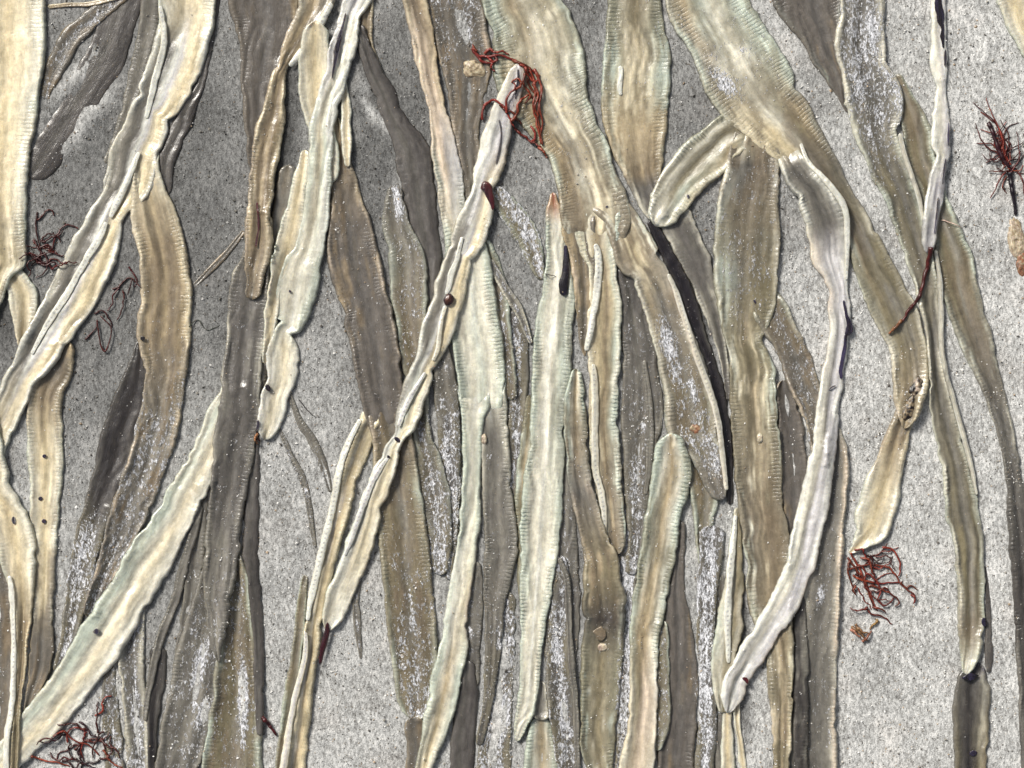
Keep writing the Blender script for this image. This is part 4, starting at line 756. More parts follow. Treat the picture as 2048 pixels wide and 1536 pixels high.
frond('lavender_kelp', 'long curved lavender-white strand with blue-black streaks on its right edge', [
  ('blade', [(278,1556,1574),(300,1549,1592),(320,1550,1610),(343,1556,1632),(365,1566,1650),(383,1579,1670),(433,1603,1694),(473,1615,1698),(500,1618,1698),(520,1622,1698),(555,1643,1698),(582,1658,1699),(612,1655,1700),(645,1657,1700),(695,1653,1694),(745,1644,1688),(762,1640,1687),(812,1632,1680),(879,1622,1674),(945,1609,1667),(1024,1589,1654),(1091,1576,1640),(1125,1569,1633),(1150,1558,1626),(1545,1180,1606,1196),(1514,1237,1563,1267),(1484,1284,1532,1312),(1461,1331,1507,1349),(1446,1355,1493,1370),(1437,1388,1487,1392),(1445,1410,1468,1416),(1450,1424,1458,1425)],
     [(0,('cream',dict(sand=.2))),(.05,('grey',dict(rimc='white',rim=4,sand=.3))),(.16,('grey',dict(rimc='white',rim=4,rw=8,sand=.12,sc='purple'))),(.23,('lav',dict(st=[(0,'pink'),(.3,'lav'),(.7,'lav'),(1,'white')]))),(.5,('lav',dict(st=[(0,'white'),(.2,'pale'),(.42,'grey'),(.5,'lav'),(1,'lav')]))),(.75,('lav',dict(st=[(0,'white'),(.35,'pale'),(.5,'lav'),(.85,'lav'),(1,'pink')]))),(1,'lav')], dict(th=7, lift=.8, j0=True, jdeep=12, jl=60)),
  ('folded_edge', seg([(1600,288),(1612,322),(1638,352),(1660,378),(1680,405),(1690,440),(1692,500),(1690,560)], [7,10,11,13,14,13,11,6]), 'white', dict(th=4.5, over=True, dots=True, step=1.5)),
  ('decay_spot', seg([(1686,600),(1688,615),(1691,632),(1697,645),(1698,660),(1690,672)], [4,5,6,10,14,7]), 'black', dict(th=.7, wob=2.2, over=True, und=0)),
  ('decay_spot', seg([(1690,668),(1687,700),(1683,725),(1680,745),(1680,758)], [5,8,7,10,9]), ('black', dict(sc='ink', stain=.6)), dict(th=.7, wob=2.2, over=True, und=0)),
  ('decay_spot', seg([(1655,780),(1662,774),(1670,771)], [3,5,3]), 'ink', dict(th=.7, wob=2.2, over=True, und=0)),
  ('decay_spot', seg([(1482,1353),(1490,1357),(1494,1366)], [3,8,4]), 'maroon', dict(th=.7, wob=2.2, over=True, und=0)),
])
one('kelp_frond', 'long sand-filled olive blade with thin pale rims, pale-tipped near the bottom right',
    [(-10,1676,1768),(33,1679,1769),(73,1668,1771),(117,1673,1773),(140,1676,1776),(173,1680,1797),(200,1686,1807),(233,1696,1803),(260,1705,1795),(293,1716,1803),(353,1743,1822),(400,1768,1838),(433,1779,1848),(483,1799,1860),(545,1819,1872),(590,1831,1878),(650,1845,1882),(720,1853,1886),(745,1854,1889),(812,1856,1906),(879,1869,1924),(945,1883,1941),(1024,1889,1959),(1091,1906,1968),(1191,1913,1970),(1260,1915,1968),(1300,1916,1962),(1328,1917,1950),(1348,1922,1936)],
    [(0,('grey',dict(sand=.7,rimc='pale',rim=4))),(.15,('grey',dict(sand=.75,rimc='pale',rim=4))),(.3,('olive',dict(sand=.35,rimc='green',rim=3,sc='gdark'))),(.5,('grey',dict(sand=.15,sc='olive',rimc='pale',rim=3.5))),(.8,('olive',dict(sand=.12,rimc='pale',rim=4,sc='gdark',groove=3))),(.94,('olive',dict(sand=.05,rimc='pale',rim=4))),(1,('pale',dict(rib=.1)))], th=5)
one('kelp_strand', 'thin pale cord along the right side of the sand-filled blade at upper right', seg([(1797,268),(1806,310),(1820,352),(1834,395),(1843,440),(1850,470)], [8,11,11,10,8,5]), ('white', dict(st=[(0,'grey'),(.5,'pale'),(1,'grey')])), th=4)
one('kelp_strand', 'long pale cord running down over the right side blades from below the purple-white strand', seg([(1868,500),(1877,560),(1880,620),(1880,680),(1888,740),(1902,790),(1922,860),(1940,930),(1952,990)], [8,11,11,10,11,10,11,11,6]), ('white', dict(st=[(0,'grey'),(.5,'pale'),(1,'grey')])), th=4)
frond('purple_white_kelp', 'slender purple-white strand with a black stripe, hanging from the top edge at the right', [
  ('blade', [(-10,1861,1894),(67,1859,1893),(133,1859,1896),(155,1864,1894),(173,1872,1892),(195,1868,1893),(217,1864,1897),(277,1859,1901),(300,1863,1901),(317,1867,1899),(345,1858,1892),(360,1854,1889),(400,1846,1884),(440,1842,1877),(483,1839,1870),(508,1846,1860)],
     [(0,('lav',dict(st=[(0,'white'),(.3,'pale'),(.6,'lav'),(1,'lav')],stain=.05))),(.6,('lav',dict(st=[(0,'white'),(.5,'pale'),(.8,'lav'),(1,'lav')],stain=.2))),(.75,('lav',dict(st=[(0,'white'),(.5,'lav'),(1,'lav')],stain=.35))),(1,('lav',dict(stain=.3)))], dict(th=6.5, lift=1)),
  ('decay_spot', seg([(1875,-20),(1876,10),(1879,45),(1883,75),(1885,98)], [14,15,13,9,3]), 'black', dict(th=.7, wob=2.2, over=True, und=0, label='black stripe')),
  ('decay_spot', seg([(1889,100),(1889,118),(1888,135)], [3,5,3]), 'ink', dict(th=.7, wob=2.2, over=True, und=0)),
  ('decay_spot', seg([(1895,245),(1894,275),(1893,292)], [3,6,3]), 'ink', dict(th=.7, wob=2.2, over=True, und=0)),
  ('decay_spot', seg([(1888,318),(1884,345),(1881,370)], [3,5,3]), 'ink', dict(th=.7, wob=2.2, over=True, und=0)),
  ('decay_spot', seg([(1872,395),(1869,430),(1864,470)], [3,5,4]), 'ink', dict(th=.7, wob=2.2, over=True, und=0)),
])
# --- twisted cream strand on top of everything
frond('twisted_kelp', 'long cream strand pinched like a string of pods, crossing the centre diagonally', [
  ('blade', [(128,1024,1046),(150,1014,1052),(180,1000,1048),(215,984,1036),(240,975,1030),(277,962,1022),(300,957,1018),(317,953,1012),(350,945,1001),(372,944,990),(386,940,988),(405,932,990),(440,912,986),(460,904,979),(500,893,963),(512,888,950),(550,877,939),(575,868,934),(600,865,926),(650,842,915),(700,832,893),(722,826,876),(735,822,866),(750,814,867),(775,805,863),(800,799,852),(830,792,844),(850,788,836),(862,786,825),(872,787,815),(885,775,808),(898,768,801),(910,765,800),(940,745,796),(975,730,783),(990,724,776),(1005,720,766),(1034,712,762),(1060,700,757),(1091,689,748),(1141,672,729),(1197,648,706),(1231,642,690),(1250,645,672),(1262,650,660)],
     [(0,('lav',dict(st=[(0,'cream'),(.5,'lav'),(1,'pink')]))),(.13,('lav',dict(st=[(0,'pale'),(.3,'white'),(.55,'lav'),(.7,'ink'),(.78,'lav'),(1,'pink')],groove=3))),(.22,('fold',dict(st=[(0,'pale'),(.2,'white'),(.4,'lav'),(.6,'cream'),(1,'cream')]))),(.3,'fold'),(.5,'fold'),(.6,('fold',dict(st=[(0,'grey'),(.15,'grey'),(.28,'white'),(.42,'green'),(.6,'cream'),(1,'cream')]))),(.72,('fold',dict(st=[(0,'white'),(.3,'white'),(.5,'cream'),(1,'cream')]))),(.85,('fold',dict(st=[(0,'green'),(.2,'white'),(.35,'grey'),(.5,'cream'),(1,'cream')]))),(1,('cream',dict(st=[(0,'green'),(.3,'pale'),(.6,'white'),(1,'white')],rib=.1,cup=-2,groove=.3)))], dict(th=8, lift=1.2, stiff=10)),
  ('folded_edge', seg([(925,475),(915,515),(905,545),(898,575),(893,590)], [6,12,14,12,8]), 'white', dict(th=5, over=True, dots=True, step=1.5)),
  ('folded_edge', seg([(892,612),(884,640),(880,670),(875,700),(866,722)], [8,8,9,10,7]), ('white', dict(st=[(0,'white'),(1,'cream')])), dict(th=5, over=True, dots=True, step=1.5)),
  ('folded_edge', seg([(852,745),(838,768),(822,795),(808,825),(798,852)], [6,10,12,12,8]), ('white', dict(st=[(0,'white'),(.5,'lav'),(1,'green')])), dict(th=4, over=True, dots=True, step=1.5)),
  ('folded_edge', seg([(778,912),(758,942),(742,972),(730,1004),(716,1042),(703,1080),(690,1110)], [6,11,13,12,11,9,5]), ('white', dict(st=[(0,'white'),(.5,'lav'),(1,'white')])), dict(th=4, over=True, dots=True, step=1.5)),
  ('decay_spot', seg([(998,240),(1003,270),(999,300),(992,330)], [2,4,4,2]), 'ink', dict(th=.7, wob=2.2, over=True, und=0)),
  ('decay_spot', seg([(1036,140),(1036,165),(1030,200)], [3,5,3]), 'ink', dict(th=.7, wob=2.2, over=True, und=0)),
  ('dark_knot', seg([(961,378),(968,374),(976,378),(980,390),(984,405),(986,422)], [10,22,22,18,12,4]), 'maroon', dict(th=7, over=True, label='dark purplish knot at the pinch')),
  ('decay_spot', seg([(902,588),(899,597),(895,606),(892,612)], [8,20,18,7]), ('maroon', dict(st=[(0,'dred'),(.5,'amber'),(1,'maroon')], stain=.6, sc='black')), dict(th=4, over=True, label='reddish brown blister')),
  ('decay_spot', seg([(789,874),(796,878),(801,884)], [4,8,3]), 'black', dict(th=.7, wob=2.2, over=True, und=0)),
  ('decay_spot', seg([(775,911),(781,914)], [5,4]), 'black', dict(th=.7, wob=2.2, over=True, und=0)),
  ('dark_tip', seg([(656,1243),(655,1262),(650,1285),(645,1305),(641,1328)], [4,11,12,9,5]), 'maroon', dict(th=6, over=True, label='maroon stalk at the lower end')),
])
# ------------------------------------------------------------------ black blotch, red weeds, small debris
o = one('black_blotch', 'glistening black blotch on the pale green blade left of the big forked frond', seg([(1131,490),(1132,515),(1131,545),(1128,572),(1127,592)], [6,13,15,20,12]), ('black', dict(cup=-2.5)), th=2.2)
o['category'] = 'rot spot'

def tube_mesh(pts, rad, z0, sides=6):
    """pts (n,2) px, rad (n,) px, z (n,) px height of the axis"""
    pts = np.asarray(pts, float); n = len(pts)
    x, y = W(pts[:, 0], pts[:, 1]); P = np.stack([x, y, z0 * S], 1)
    t = np.gradient(P, axis=0); t /= np.maximum(np.linalg.norm(t, axis=1), 1e-9)[:, None]
    a = np.cross(t, [0, 0, 1.0]); a /= np.maximum(np.linalg.norm(a, axis=1), 1e-9)[:, None]; b = np.cross(a, t)
    an = np.arange(sides) * 2 * math.pi / sides
    V = P[:, None, :] + (a[:, None, :] * np.cos(an)[None, :, None] + b[:, None, :] * np.sin(an)[None, :, None]) * (rad * S)[:, None, None]
    id_ = np.arange(n * sides).reshape(n, sides); nx_ = np.roll(id_, -1, 1)
    F = np.stack([id_[:-1], nx_[:-1], nx_[1:], id_[1:]], -1).reshape(-1, 4)
    if True: F = F[:, ::-1]
    return V.reshape(-1, 3), [F, id_[0][None, :], id_[-1][None, ::-1]]
def filament(pts, r0, r1, colr, parent, name='filament', base=0, arch=0, r=None, raw=False):
    r = r or rnd
    E = catmull(pts, 10)
    r0 *= .95; r1 *= .8
    n = len(E); ph = r.random() * 100
    E = E + np.stack([noise(np.arange(n) / 4.0, np.zeros(n), int(ph)), noise(np.arange(n) / 4.0, np.zeros(n), int(ph) + 9)], 1) * 1.2
    s = np.linspace(0, 1, n); rad = (r0 + (r1 - r0) * s) * (1 + .18 * noise(s * 14, s * 0, int(ph) + 3)); rad[-1] *= .4
    i, j = hidx(E[:, 0], E[:, 1]); z = H[i, j]
    z = np.convolve(np.pad(z, 4, mode='edge'), gk(1.3)[:9] if len(gk(1.3)) >= 9 else np.ones(9) / 9, 'same')[4:-4]
    z = np.maximum(z, H[i, j]) + rad * .8 + base + arch * np.sin(s * math.pi) * 6
    V, F = tube_mesh(E, rad, z)
    cc = np.tile(PAL[colr], (len(V), 1)) * (.85 + .4 * r.uniform(-1, 1)) * np.array([1, r.uniform(.8, 1.5), r.uniform(.8, 1.3)]) * np.repeat(1 + .3 * noise(s * 9, s * 0, int(ph) + 5), 6)[:, None]
    o = mesh_obj(name, V, F, M_WEED, {'Col': ('FLOAT_COLOR', rgba(np.clip(cc, .004, .9)))}, parent, True, parent['_o'])
    return o
def tuft(name, label, cx, cy, paths, colr, r0=2.6, r1=1.6, cat='seaweed', extra=None):
    ox, oy = W(cx, cy); i, j = hidx(np.array([cx]), np.array([cy]))
    t = bpy.data.objects.new(name, None); COL.objects.link(t); t.location = (float(ox), float(oy), float(H[i, j][0] * S)); t['_o'] = [float(ox), float(oy), float(H[i, j][0] * S)]
    t.empty_display_size = .01
    for k, p in enumerate(paths):
        c = colr; a, b = r0, r1
        if isinstance(p, dict): c = p.get('c', colr); a, b = p.get('r', (r0, r1)); nm = p.get('n', 'filament'); p = p['p']
        else: nm = 'filament'
        filament(p, a, b, c, t, nm, base=(k % 4) * 1.1, arch=rnd.uniform(0, .9))
    if extra: extra(t)
    del t['_o']; t['label'] = label; t['category'] = cat
    THINGS.append(t); return t
def scrib(start, ang, L, bends=5, spread=.9, r=None):
    r = r or rnd; x, y = start; out = [(x, y)]; a = ang
    for k in range(bends):
        a += r.uniform(-spread, spread); x += math.cos(a) * L / bends; y += math.sin(a) * L / bends; out.append((x, y))
    return out

# coral-red tuft lying on the top centre frond
p = [[(945,98),(955,112),(975,115),(1000,112),(1024,120),(1042,130),(1062,140),(1076,152)],
     [(950,108),(962,122),(978,128),(995,122),(985,112),(970,118)],
     [(1024,122),(1038,128),(1055,135),(1062,150),(1055,165),(1066,185),(1078,200),(1075,230),(1080,262),(1084,292)],
     [(1058,142),(1066,160),(1070,185),(1066,212),(1072,240),(1077,268),(1083,290)],
     [(1040,130),(1052,142),(1060,158),(1072,165),(1080,150)],
     [(964,240),(968,215),(985,202),(1003,212),(1014,228),(1022,245),(1030,258)],
     [(1014,228),(1012,205),(1020,190),(1030,182),(1028,168)],
     [(1030,258),(1040,268),(1052,276),(1066,286),(1082,296)],
     [(1030,182),(1040,175),(1042,165),(1032,160),(1024,168)],
     [(1022,245),(1034,230),(1036,212),(1046,200),(1058,192),(1068,200)],
     [(1050,150),(1046,168),(1054,180),(1060,196),(1050,208)],
     [(1066,170),(1076,190),(1070,215),(1078,236)],
     [(1068,140),(1078,160),(1083,185),(1079,215),(1085,245),(1081,275)],
     [(970,108),(980,100),(992,108),(1006,104),(1018,112)],
     [(955,105),(948,98),(946,90)], [(975,115),(985,128),(982,138),(990,146)],
     [(1000,212),(1010,222),(1024,226),(1032,238),(1044,250)],[(1062,286),(1070,278),(1068,262),(1060,252)],
     [(1076,296),(1088,306),(1094,318)]]
tuft('red_seaweed_tuft', 'coral-red curly tuft draped over the top of the long twisted cream strand', 1040, 180, p, 'red', 3.2, 2.0)
# dark red tuft with black stipe, right edge
p = [dict(p=[(2018,345),(2022,372),(2027,400),(2031,432)], r=(6.5,4), c='black', n='stipe'),
     dict(p=[(1975,245),(1985,270),(1995,300),(2008,325),(2024,345)], r=(5,4), c='maroon', n='stipe')]
for k, (x, y) in enumerate([(1945,205),(1970,195),(1952,245),(1998,240),(2015,243),(2030,262),(2044,265),(1948,288),(1965,310),(1990,330),(2046,330),(2000,262),(2042,300),(1975,345),(1985,285),(2020,275),(1962,262),(2008,250),(2036,245),(1958,225),(2047,285),(1978,300),(2010,300),(2047,350),(1970,330),(1992,255),(2026,300),(2040,320)]):
    bx_, by_ = 2012 + rnd.uniform(-9, 8), 335 + rnd.uniform(-38, 12)
    bow = rnd.uniform(-22, 22); dx_, dy_ = x - bx_, y - by_; L_ = math.hypot(dx_, dy_) + 1e-3; nx__, ny__ = -dy_ / L_, dx_ / L_
    p.append(dict(p=[(bx_ + dx_ * t + nx__ * (bow * math.sin(t * 3.14) + rnd.uniform(-4, 4)), by_ + dy_ * t + ny__ * (bow * math.sin(t * 3.14) + rnd.uniform(-4, 4))) for t in (0, .2, .4, .6, .8, 1)], r=(1.9, 1.1), c=('dred', 'red', 'dred')[k % 3]))
p += [[(2010,345),(1998,360),(1990,378),(1980,398)], [(2035,345),(2044,365),(2047,390)], [(2012,352),(2004,372),(2012,388)]]
tuft('red_seaweed_tuft', 'dark red bushy tuft with a black stalk at the right edge of the photo', 2020, 330, p, 'red', 2.0, 1.2)
# red tangle, lower right on bare sand
p = [[(1700,1105),(1712,1125),(1725,1150),(1735,1175),(1745,1200),(1755,1222)], [(1695,1115),(1712,1140),(1728,1160),(1738,1190),(1748,1215)],
     [(1693,1140),(1720,1132),(1748,1130),(1775,1134),(1790,1150),(1800,1168),(1815,1180),(1828,1190),(1830,1205)],
     [(1765,1093),(1785,1100),(1797,1118),(1800,1140),(1797,1152)], [(1715,1155),(1735,1162),(1765,1166),(1790,1165),(1805,1165)],
     [(1700,1118),(1695,1140),(1700,1160),(1712,1185)], [(1740,1170),(1765,1180),(1785,1190),(1798,1205),(1790,1212)],
     [(1735,1215),(1725,1218),(1708,1220),(1700,1214)], [(1730,1215),(1745,1228),(1762,1232),(1775,1240),(1785,1250)],
     [(1755,1200),(1768,1210),(1780,1205),(1788,1196)], [(1720,1115),(1738,1120),(1742,1138),(1750,1155)], [(1705,1150),(1722,1160),(1745,1165)],
     [(1718,1128),(1730,1145),(1728,1170),(1740,1188)], [(1800,1165),(1812,1175),(1822,1172),(1836,1180)], [(1745,1215),(1765,1218),(1772,1228)],
     [(1822,1188),(1830,1198),(1826,1208)], [(1708,1100),(1722,1098),(1730,1110),(1740,1128),(1752,1140)], [(1750,1185),(1768,1175),(1780,1185)], [(1712,1170),(1706,1178),(1712,1190)], [(1733,1145),(1750,1160),(1760,1180),(1752,1200)]]
r_ = random.Random(9)
for k in range(13): p.append(dict(p=scrib((1705 + r_.uniform(0, 45), 1108 + r_.uniform(0, 70)), r_.uniform(-.3, 1.7), r_.uniform(40, 75), r=r_), r=(1.6, 1.0), c=('red', 'dred')[k % 2]))
tuft('red_seaweed_tangle', 'loose coral-red tangle on bare sand below the torn cream piece at lower right', 1755, 1170, p, 'red', 2.4, 1.6)
# small coloured patch of weed under the tangle
p = [[(1702,1252),(1715,1262),(1728,1275),(1735,1282)], [(1710,1248),(1722,1262),(1738,1268)], [(1725,1282),(1735,1272),(1742,1262)], [(1702,1258),(1712,1268),(1722,1278)], [(1756,1238),(1748,1248),(1740,1258)]]
tuft('seaweed_scrap', 'small faded orange scrap lying on sand just below the coral-red tangle', 1722, 1265, p, 'orange', 3.4, 1.8)
# dark red loops, left
r_ = random.Random(3)
p = [[(75,425),(72,450),(76,475),(82,500),(78,520)], [(76,440),(90,425),(104,420),(108,432)], [(105,500),(115,470),(130,452),(148,452),(158,458)], [(60,505),(80,512),(100,505),(122,512)],
     [(65,480),(78,495),(95,490),(110,498)], [(70,520),(90,530),(110,524),(120,536)], [(88,505),(96,522),(90,545),(72,556)]]
for k in range(11): p.append(scrib((70 + r_.uniform(0, 40), 480 + r_.uniform(0, 60)), r_.uniform(0, 6.28), 55, r=r_))
tuft('red_seaweed_tangle', 'very dark red tangle on wet sand beside the wide pale upper left blade', 95, 500, p, 'dred', 2.2, 1.4)
p = [[(258,534),(268,548),(275,562),(270,575)], [(225,578),(240,572),(250,560),(262,556),(275,566),(285,574)], [(247,580),(248,600),(244,622),(234,640)], [(195,640),(198,665),(203,690),(212,702),(220,682),(223,658),(212,642),(200,632)],
     [(190,628),(205,620),(218,635),(224,655)], [(172,678),(185,665),(195,650)], [(240,575),(228,590),(226,608),(215,622)], [(265,558),(262,575),(255,590)]]
tuft('red_seaweed_tangle', 'thin brown-red loops on dark sand between the two arms of the forked frond', 225, 610, p, 'dred', 2.0, 1.3)
p = []
for k in range(20): p.append(dict(p=scrib((120 + r_.uniform(0, 90), 1430 + r_.uniform(0, 100)), r_.uniform(0, 6.28), 62, r=r_), c=r_.choice(['red', 'dred', 'dred', 'maroon'])))
p += [[(66,1512),(90,1520),(115,1524),(140,1533)], [(110,1470),(130,1462),(150,1480),(180,1490),(200,1510)], [(150,1500),(170,1480),(200,1478),(212,1500)]]
tuft('red_seaweed_tangle', 'dense red tangle at the bottom left corner right of the broad diagonal blade', 160, 1485, p, 'red', 2.4, 1.6)
tuft('red_seaweed_stalk', 'single curved dark red stalk running down from the tip of the purple-white strand', 1830, 600,
     [dict(p=[(1857,497),(1853,530),(1846,560),(1838,585),(1828,605),(1815,622),(1805,638),(1795,650),(1782,660)], r=(5.2,2.6), c='dred', n='stalk'),
      dict(p=[(1800,640),(1788,655),(1775,668)], r=(3.5,3), c='orange', n='stalk_foot')], 'dred')
tuft('seaweed_stub', 'short dark red stub on bare sand right of the white-sand-striped blade near the bottom', 542, 1450,
     [dict(p=[(527,1434),(540,1450),(553,1470)], r=(4.5,3.5), c='dred', n='stalk')], 'dred')
tuft('seaweed_scrap', 'tiny orange-red bit at the lower tip of the white notched strand', 515, 880,
     [dict(p=[(516,866),(512,878),(516,888)], r=(3,2), c='orange', n='stalk'), dict(p=[(514,872),(520,884)], r=(2.5,1.5), c='red', n='stalk')], 'orange')

# lumpy pieces: faceted soft lumps built from a displaced dome
def lump(name, label, cx, cy, rx, ry, hgt, cols, seed, parent=None, ang=0, rough=.35, cat=None):
    nr_, na = 14, 30
    V = []; Cc = []
    i, j = hidx(np.array([cx]), np.array([cy])); zb = float(H[i, j][0])
    for a in range(nr_ + 1):
        rr_ = a / nr_
        for b in range(na):
            th_ = 2 * math.pi * b / na
            e = 1 + rough * float(fbm(math.cos(th_) * 1.7 + seed, math.sin(th_) * 1.7, seed, 3))
            x = rr_ * rx * e * math.cos(th_); y = rr_ * ry * e * math.sin(th_)
            X_ = cx + x * math.cos(ang) - y * math.sin(ang); Y_ = cy + x * math.sin(ang) + y * math.cos(ang)
            ii, jj = hidx(np.array([X_]), np.array([Y_]))
            n1 = float(fbm(X_ / 9, Y_ / 9, seed + 3, 3))
            z = zb + hgt * math.sqrt(max(0, 1 - rr_ ** 2)) * (1 + .55 * n1) - 1
            if a == nr_: z = min(zb, float(H[ii, jj][0])) - 1
            wx_, wy_ = W(X_, Y_); V.append((float(wx_), float(wy_), z * S))
            q = float(np.clip(.5 + 1.2 * fbm(X_ / 6, Y_ / 6, seed + 7, 2), 0, .999)); k = q * (len(cols) - 1); k0 = int(k)
            Cc.append(PAL[cols[k0]] * (1 - (k - k0)) + PAL[cols[min(k0 + 1, len(cols) - 1)]] * (k - k0))
    id_ = np.arange((nr_ + 1) * na).reshape(nr_ + 1, na); nx_ = np.roll(id_, -1, 1)
    F = np.stack([id_[:-1], id_[1:], nx_[1:], nx_[:-1]], -1).reshape(-1, 4)[:, ::-1]
    ox, oy = W(cx, cy)
    o = mesh_obj(name, np.array(V), [F], M_WEED, {'Col': ('FLOAT_COLOR', rgba(np.array(Cc)))}, None, True, (float(ox), float(oy), zb * S))
    o['label'] = label; o['category'] = cat
    THINGS.append(o); return o
lump('barnacle_lump', 'knobbly cream lump left of the coral-red tuft at the top centre', 950, 138, 24, 19, 6, ['brown', 'tan', 'cream2', 'cream', 'tan'], 21, cat='barnacle')
lump('shell_fragment', 'pinkish tan broken shell below the bushy dark red tuft at the right edge', 2032, 478, 17, 44, 8, ['tan', 'pink', 'cream', 'tan'], 33, ang=-.25, rough=.45, cat='shell')
lump('shell_fragment', 'orange-brown shard below the pinkish tan shell at the right edge', 2044, 528, 12, 24, 6, ['brown', 'orange', 'tan'], 35, cat='shell')
lump('crusty_growth', 'dark brown crust with sandy crumbs on the lower end of the huge diagonal frond', 1832, 776, 15, 24, 6, ['black', 'dark', 'brown', 'pink'], 41, ang=.5, rough=.6, cat='crust')
lump('crusty_growth', 'lower dark brown crumb patch at the pinched end of the huge diagonal frond', 1815, 818, 12, 24, 6, ['black', 'brown', 'tan', 'dark'], 43, ang=.3, rough=.6, cat='crust')
lump('orange_crust', 'faint orange crumbly spot near the split above the blunt pale blade', 1388, 858, 14, 10, 3, ['tan', 'orange', 'brown'], 47, rough=.6, cat='crust')
lump('pale_bump', 'small cream bump on the mottled brown blade beside its dark bruise', 1204, 1294, 10, 9, 5, ['cream', 'pink'], 51, rough=.2, cat='bump')
lump('pale_bump', 'small cream knob on the wide mottled hanging blade at right of centre', 1519, 876, 6, 10, 5, ['cream', 'white'], 53, rough=.2, cat='bump')
lump('pale_bump', 'pinkish knob on the dull ribbed leg near the centre', 968, 878, 6, 11, 4, ['pink', 'cream'], 55, rough=.2, cat='bump')
one('bruise', 'dark bruise beside the small cream bump on the mottled brown blade', seg([(1185,1262),(1196,1268),(1212,1272)], [14,32,16]), ('dark', dict(st=[(0,'olive'),(.3,'dark'),(.65,'dark'),(1,'brown')], rim=0, groove=0, stain=.6, sc='brown')), th=.5, und=0, wob=3)['category'] = 'rot spot'
for k, (x, y, w_, h_, lb) in enumerate([(287,677,10,9,'small dark speck on the left rim of the brown right arm of the forked frond'), (581,583,5,6,'tiny dark speck on the white strand above its notch'),
      (1375,394,6,8,'tiny purple speck on the rim of the rounded cream lobe'), (89,1042,9,10,'upper brown speck on the flecked cream blade at the left side'), (82,997,9,9,'brown speck just above the middle of the flecked cream blade at left'), (90,912,8,8,'highest brown speck on the flecked cream blade at left'),
      (196,1261,14,12,'blue-black sore on the middle of the broad diagonal cream blade'), (30,1040,8,16,'purple scar on the cream paddle-shaped blade at the left edge'), (1945,1505,15,12,'black hole-like spot near the bottom of the dark end piece at lower right'),
      (1966,1243,10,18,'dark purple bulge on the right rim of the long olive blade near its tip'), (1937,1352,34,16,'black rotten patch right at the pale tip of the long olive blade')]):
    o = one('dark_speck', lb, seg([(x - 1, y - h_ / 2), (x, y), (x + 1, y + h_ / 2)], [w_ * .5, w_, w_ * .5]), 'black' if k not in (2, 6, 7) else 'ink', th=1.4, und=0, step=1.5)
    o['category'] = 'rot spot'
# thin stray fibres
for (pts, lb) in [([(1090,548),(1100,551),(1112,553)], 'hair-thin brown fibre on the pale green blade beside the black blotch'), ([(598,800),(610,815),(625,830),(632,834)], 'short curled dark fibre on bare sand right of the white notched tip'),
                  ([(1880,440),(1900,447),(1922,457)], 'thin pale stem across the grey blade right of the purple-white strand'), ([(380,655),(395,640),(415,660),(440,650)], 'thin dark fibre on damp sand right of the brown arm of the forked frond')]:
    tuft('fibre', lb, pts[0][0], pts[0][1], [dict(p=pts, r=(1.1, .7), c='cream' if 'pale stem' in lb else 'dark', n='strand')], 'dark')

# ------------------------------------------------------------------ loose sand grains
def grains(name, label, X, Y, Z, R, Cc):
    n = len(X); wx_, wy_ = W(X, Y)
    base = np.array([[1,0,0],[-1,0,0],[0,1,0],[0,-1,0],[0,0,1],[0,0,-1]], float)
    V = base[None] * (R[:, None, None] * rng.uniform(.45, 1.15, (n, 6, 1))) * rng.uniform(.55, 1.35, (n, 1, 3))
    a = rng.uniform(0, 6.28, n); tlt = rng.uniform(-.6, .6, n)
    ca, sa = np.cos(a)[:, None], np.sin(a)[:, None]; ct, st_ = np.cos(tlt)[:, None], np.sin(tlt)[:, None]
    x, y, z = V[..., 0], V[..., 1], V[..., 2]
    y, z = y * ct - z * st_, y * st_ + z * ct
    x, y = x * ca - y * sa, x * sa + y * ca
    V = np.stack([x * S + wx_[:, None], y * S + wy_[:, None], z * S + (Z * S)[:, None]], -1).reshape(-1, 3)
    f = np.array([[0,2,4],[2,1,4],[1,3,4],[3,0,4],[2,0,5],[1,2,5],[3,1,5],[0,3,5]])
    F = (f[None] + (np.arange(n) * 6)[:, None, None]).reshape(-1, 3)
    o = mesh_obj(name, V, [F], M_GRAIN, {'Col': ('FLOAT_COLOR', rgba(np.repeat(Cc, 6, 0)))}, None, False)
    o['kind'] = 'stuff'; o['label'] = label
    return o
def gcols(n, wht=.5):
    t = rng.random(n); c = np.where((t < wht)[:, None], np.array([.84, .83, .80]), np.where((t < wht + .25)[:, None], np.array([.33, .31, .27]), np.where((t < wht + .4)[:, None], np.array([.42, .32, .22]), np.array([.11, .10, .09]))))
    return c * rng.uniform(.7, 1.15, (n, 1))
N = 34000
x = rng.uniform(-60, 2110, N); y = rng.uniform(-60, 1600, N); i, j = hidx(x, y)
gf = ground_h(x, y) + drift(x, y)
ok = np.abs(H[i, j] - gf) < 1.6; gf = gf[ok]
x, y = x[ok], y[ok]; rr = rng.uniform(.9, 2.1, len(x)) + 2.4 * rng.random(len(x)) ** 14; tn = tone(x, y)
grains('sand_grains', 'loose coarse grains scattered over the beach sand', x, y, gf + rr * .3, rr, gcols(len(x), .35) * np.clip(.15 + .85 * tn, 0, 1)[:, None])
xs, ys, zs = [], [], []
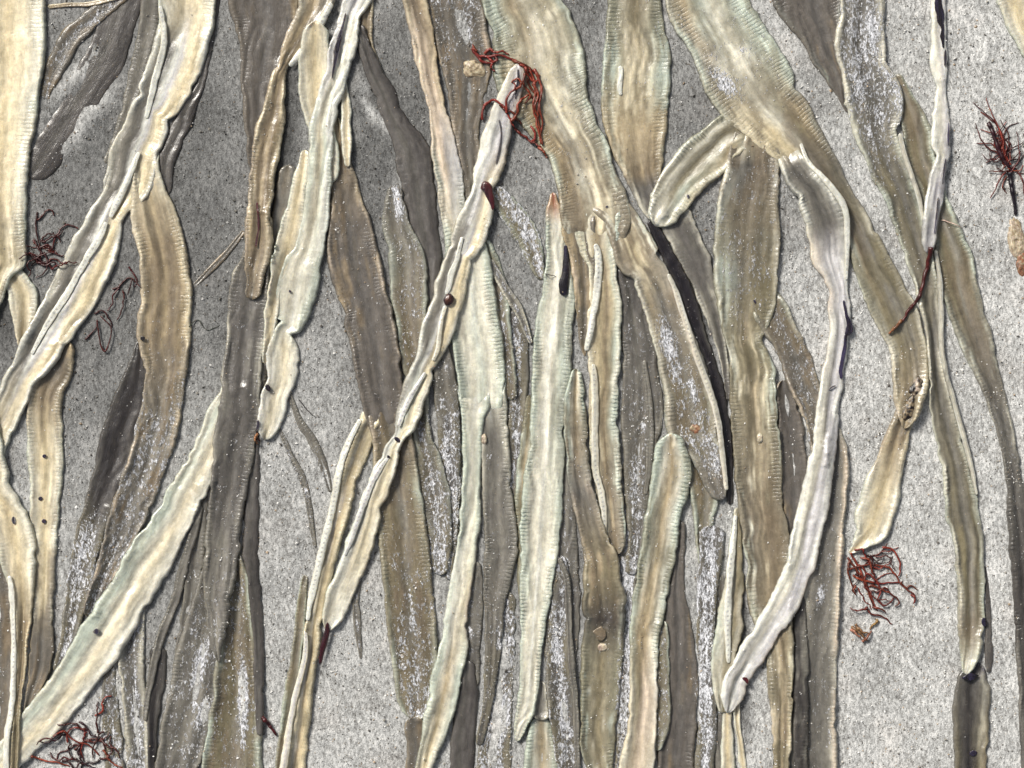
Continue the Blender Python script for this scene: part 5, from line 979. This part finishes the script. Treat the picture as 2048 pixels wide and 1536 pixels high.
for (X, Y, top, sv, w) in SURF:
    pr = np.clip((sv - .08) * .22, 0.004, .2) * (w > 14)
    pr = pr * np.exp(5.0 * fbm(X / 16, Y / 28, 77, 3) - .9).clip(.02, 5)
    mk = rng.random(X.shape) < pr * .8
    ii, jj = hidx(X[mk], Y[mk]); t_ = top[mk]; vis = H[ii, jj] - t_ < 2.5
    xs.append(X[mk][vis] + rng.uniform(-1.5, 1.5, vis.sum())); ys.append(Y[mk][vis] + rng.uniform(-1.5, 1.5, vis.sum())); zs.append(t_[vis])
xs, ys, zs = map(np.concatenate, (xs, ys, zs)); rr = rng.uniform(.8, 1.75, len(xs)) + 1.2 * rng.random(len(xs)) ** 6 
grains('sand_grains', 'pale and dark grains stuck on the kelp blades', xs, ys, zs + rr * .3, rr, gcols(len(xs), .62))
print('grains', len(xs), 'tris', sum(len(o.data.polygons) * 2 for o in bpy.data.objects if o.type == 'MESH'))

ATTACH = [('upper brown speck on the flecked', 'cream blade with brown flecks running', 'dark_speck'), ('brown speck just above', 'cream blade with brown flecks running', 'dark_speck'), ('highest brown speck', 'cream blade with brown flecks running', 'dark_speck'), ('small dark speck on the left rim', 'large forked cream', 'dark_speck'), ('tiny dark speck on the white', 'white strand with a dark blue', 'dark_speck'), ('tiny purple speck on', 'huge diagonal', 'dark_speck'), ('blue-black sore', 'broad smooth cream', 'dark_sore'), ('purple scar on', 'cream paddle', 'purple_scar'), ('black hole-like', 'black-tipped dark grey', 'dark_hole'), ('dark purple bulge', 'long sand-filled olive', 'dark_bulge'), ('black rotten patch right', 'long sand-filled olive', 'rotten_tip'), ('dark bruise beside', 'mottled brown blade with a dark bruise', 'bruise'), ('small cream bump', 'mottled brown blade with a dark bruise', 'pale_bump'), ('small cream knob', 'huge diagonal', 'pale_bump'), ('pinkish knob', 'long pale grey-green forked', 'pale_bump'), ('glistening black blotch', 'long pale green blade with crisp', 'black_blotch'), ('faint orange', 'big mottled cream and green', 'orange_crust'), ('dark brown crust with', 'huge diagonal', 'dark_crust'), ('lower dark brown crumb', 'huge diagonal', 'dark_crust')]
# marks and lumps that grow on a blade belong to it as parts
def attach(child_key, parent_key, name, keep=False):
    ch = [t for t in THINGS if child_key in t.get('label', '')][0]; pa = [t for t in THINGS if parent_key in t.get('label', '') and t is not ch][0]
    ch.location = tuple(a - b for a, b in zip(ch.location, pa.location)); ch.parent = pa; ch.name = name
    for k in ('category', 'group', 'label'):
        if k in ch: del ch[k]
    THINGS.remove(ch)
for a in ATTACH: attach(*a)
by = {}
for t in THINGS: by.setdefault(t.name.split('.')[0], []).append(t)
GN = dict(kelp_frond='bleached kelp fronds heaped on the sand', kelp_strand='thin kelp strands among the fronds', forked_kelp='large forked kelp fronds', twisted_kelp='twisted cream kelp strands',
          dotted_kelp_strand='narrow white folded strands', red_seaweed_tuft='bushy red seaweed tufts', red_seaweed_tangle='red seaweed tangles on the sand', seaweed_scrap='small orange-red seaweed scraps',
          shell_fragment='broken shell pieces', fibre='hair-thin stray fibres')
for k, v in by.items():
    if len(v) > 1 and k in GN:
        for t in v: t['group'] = GN[k]
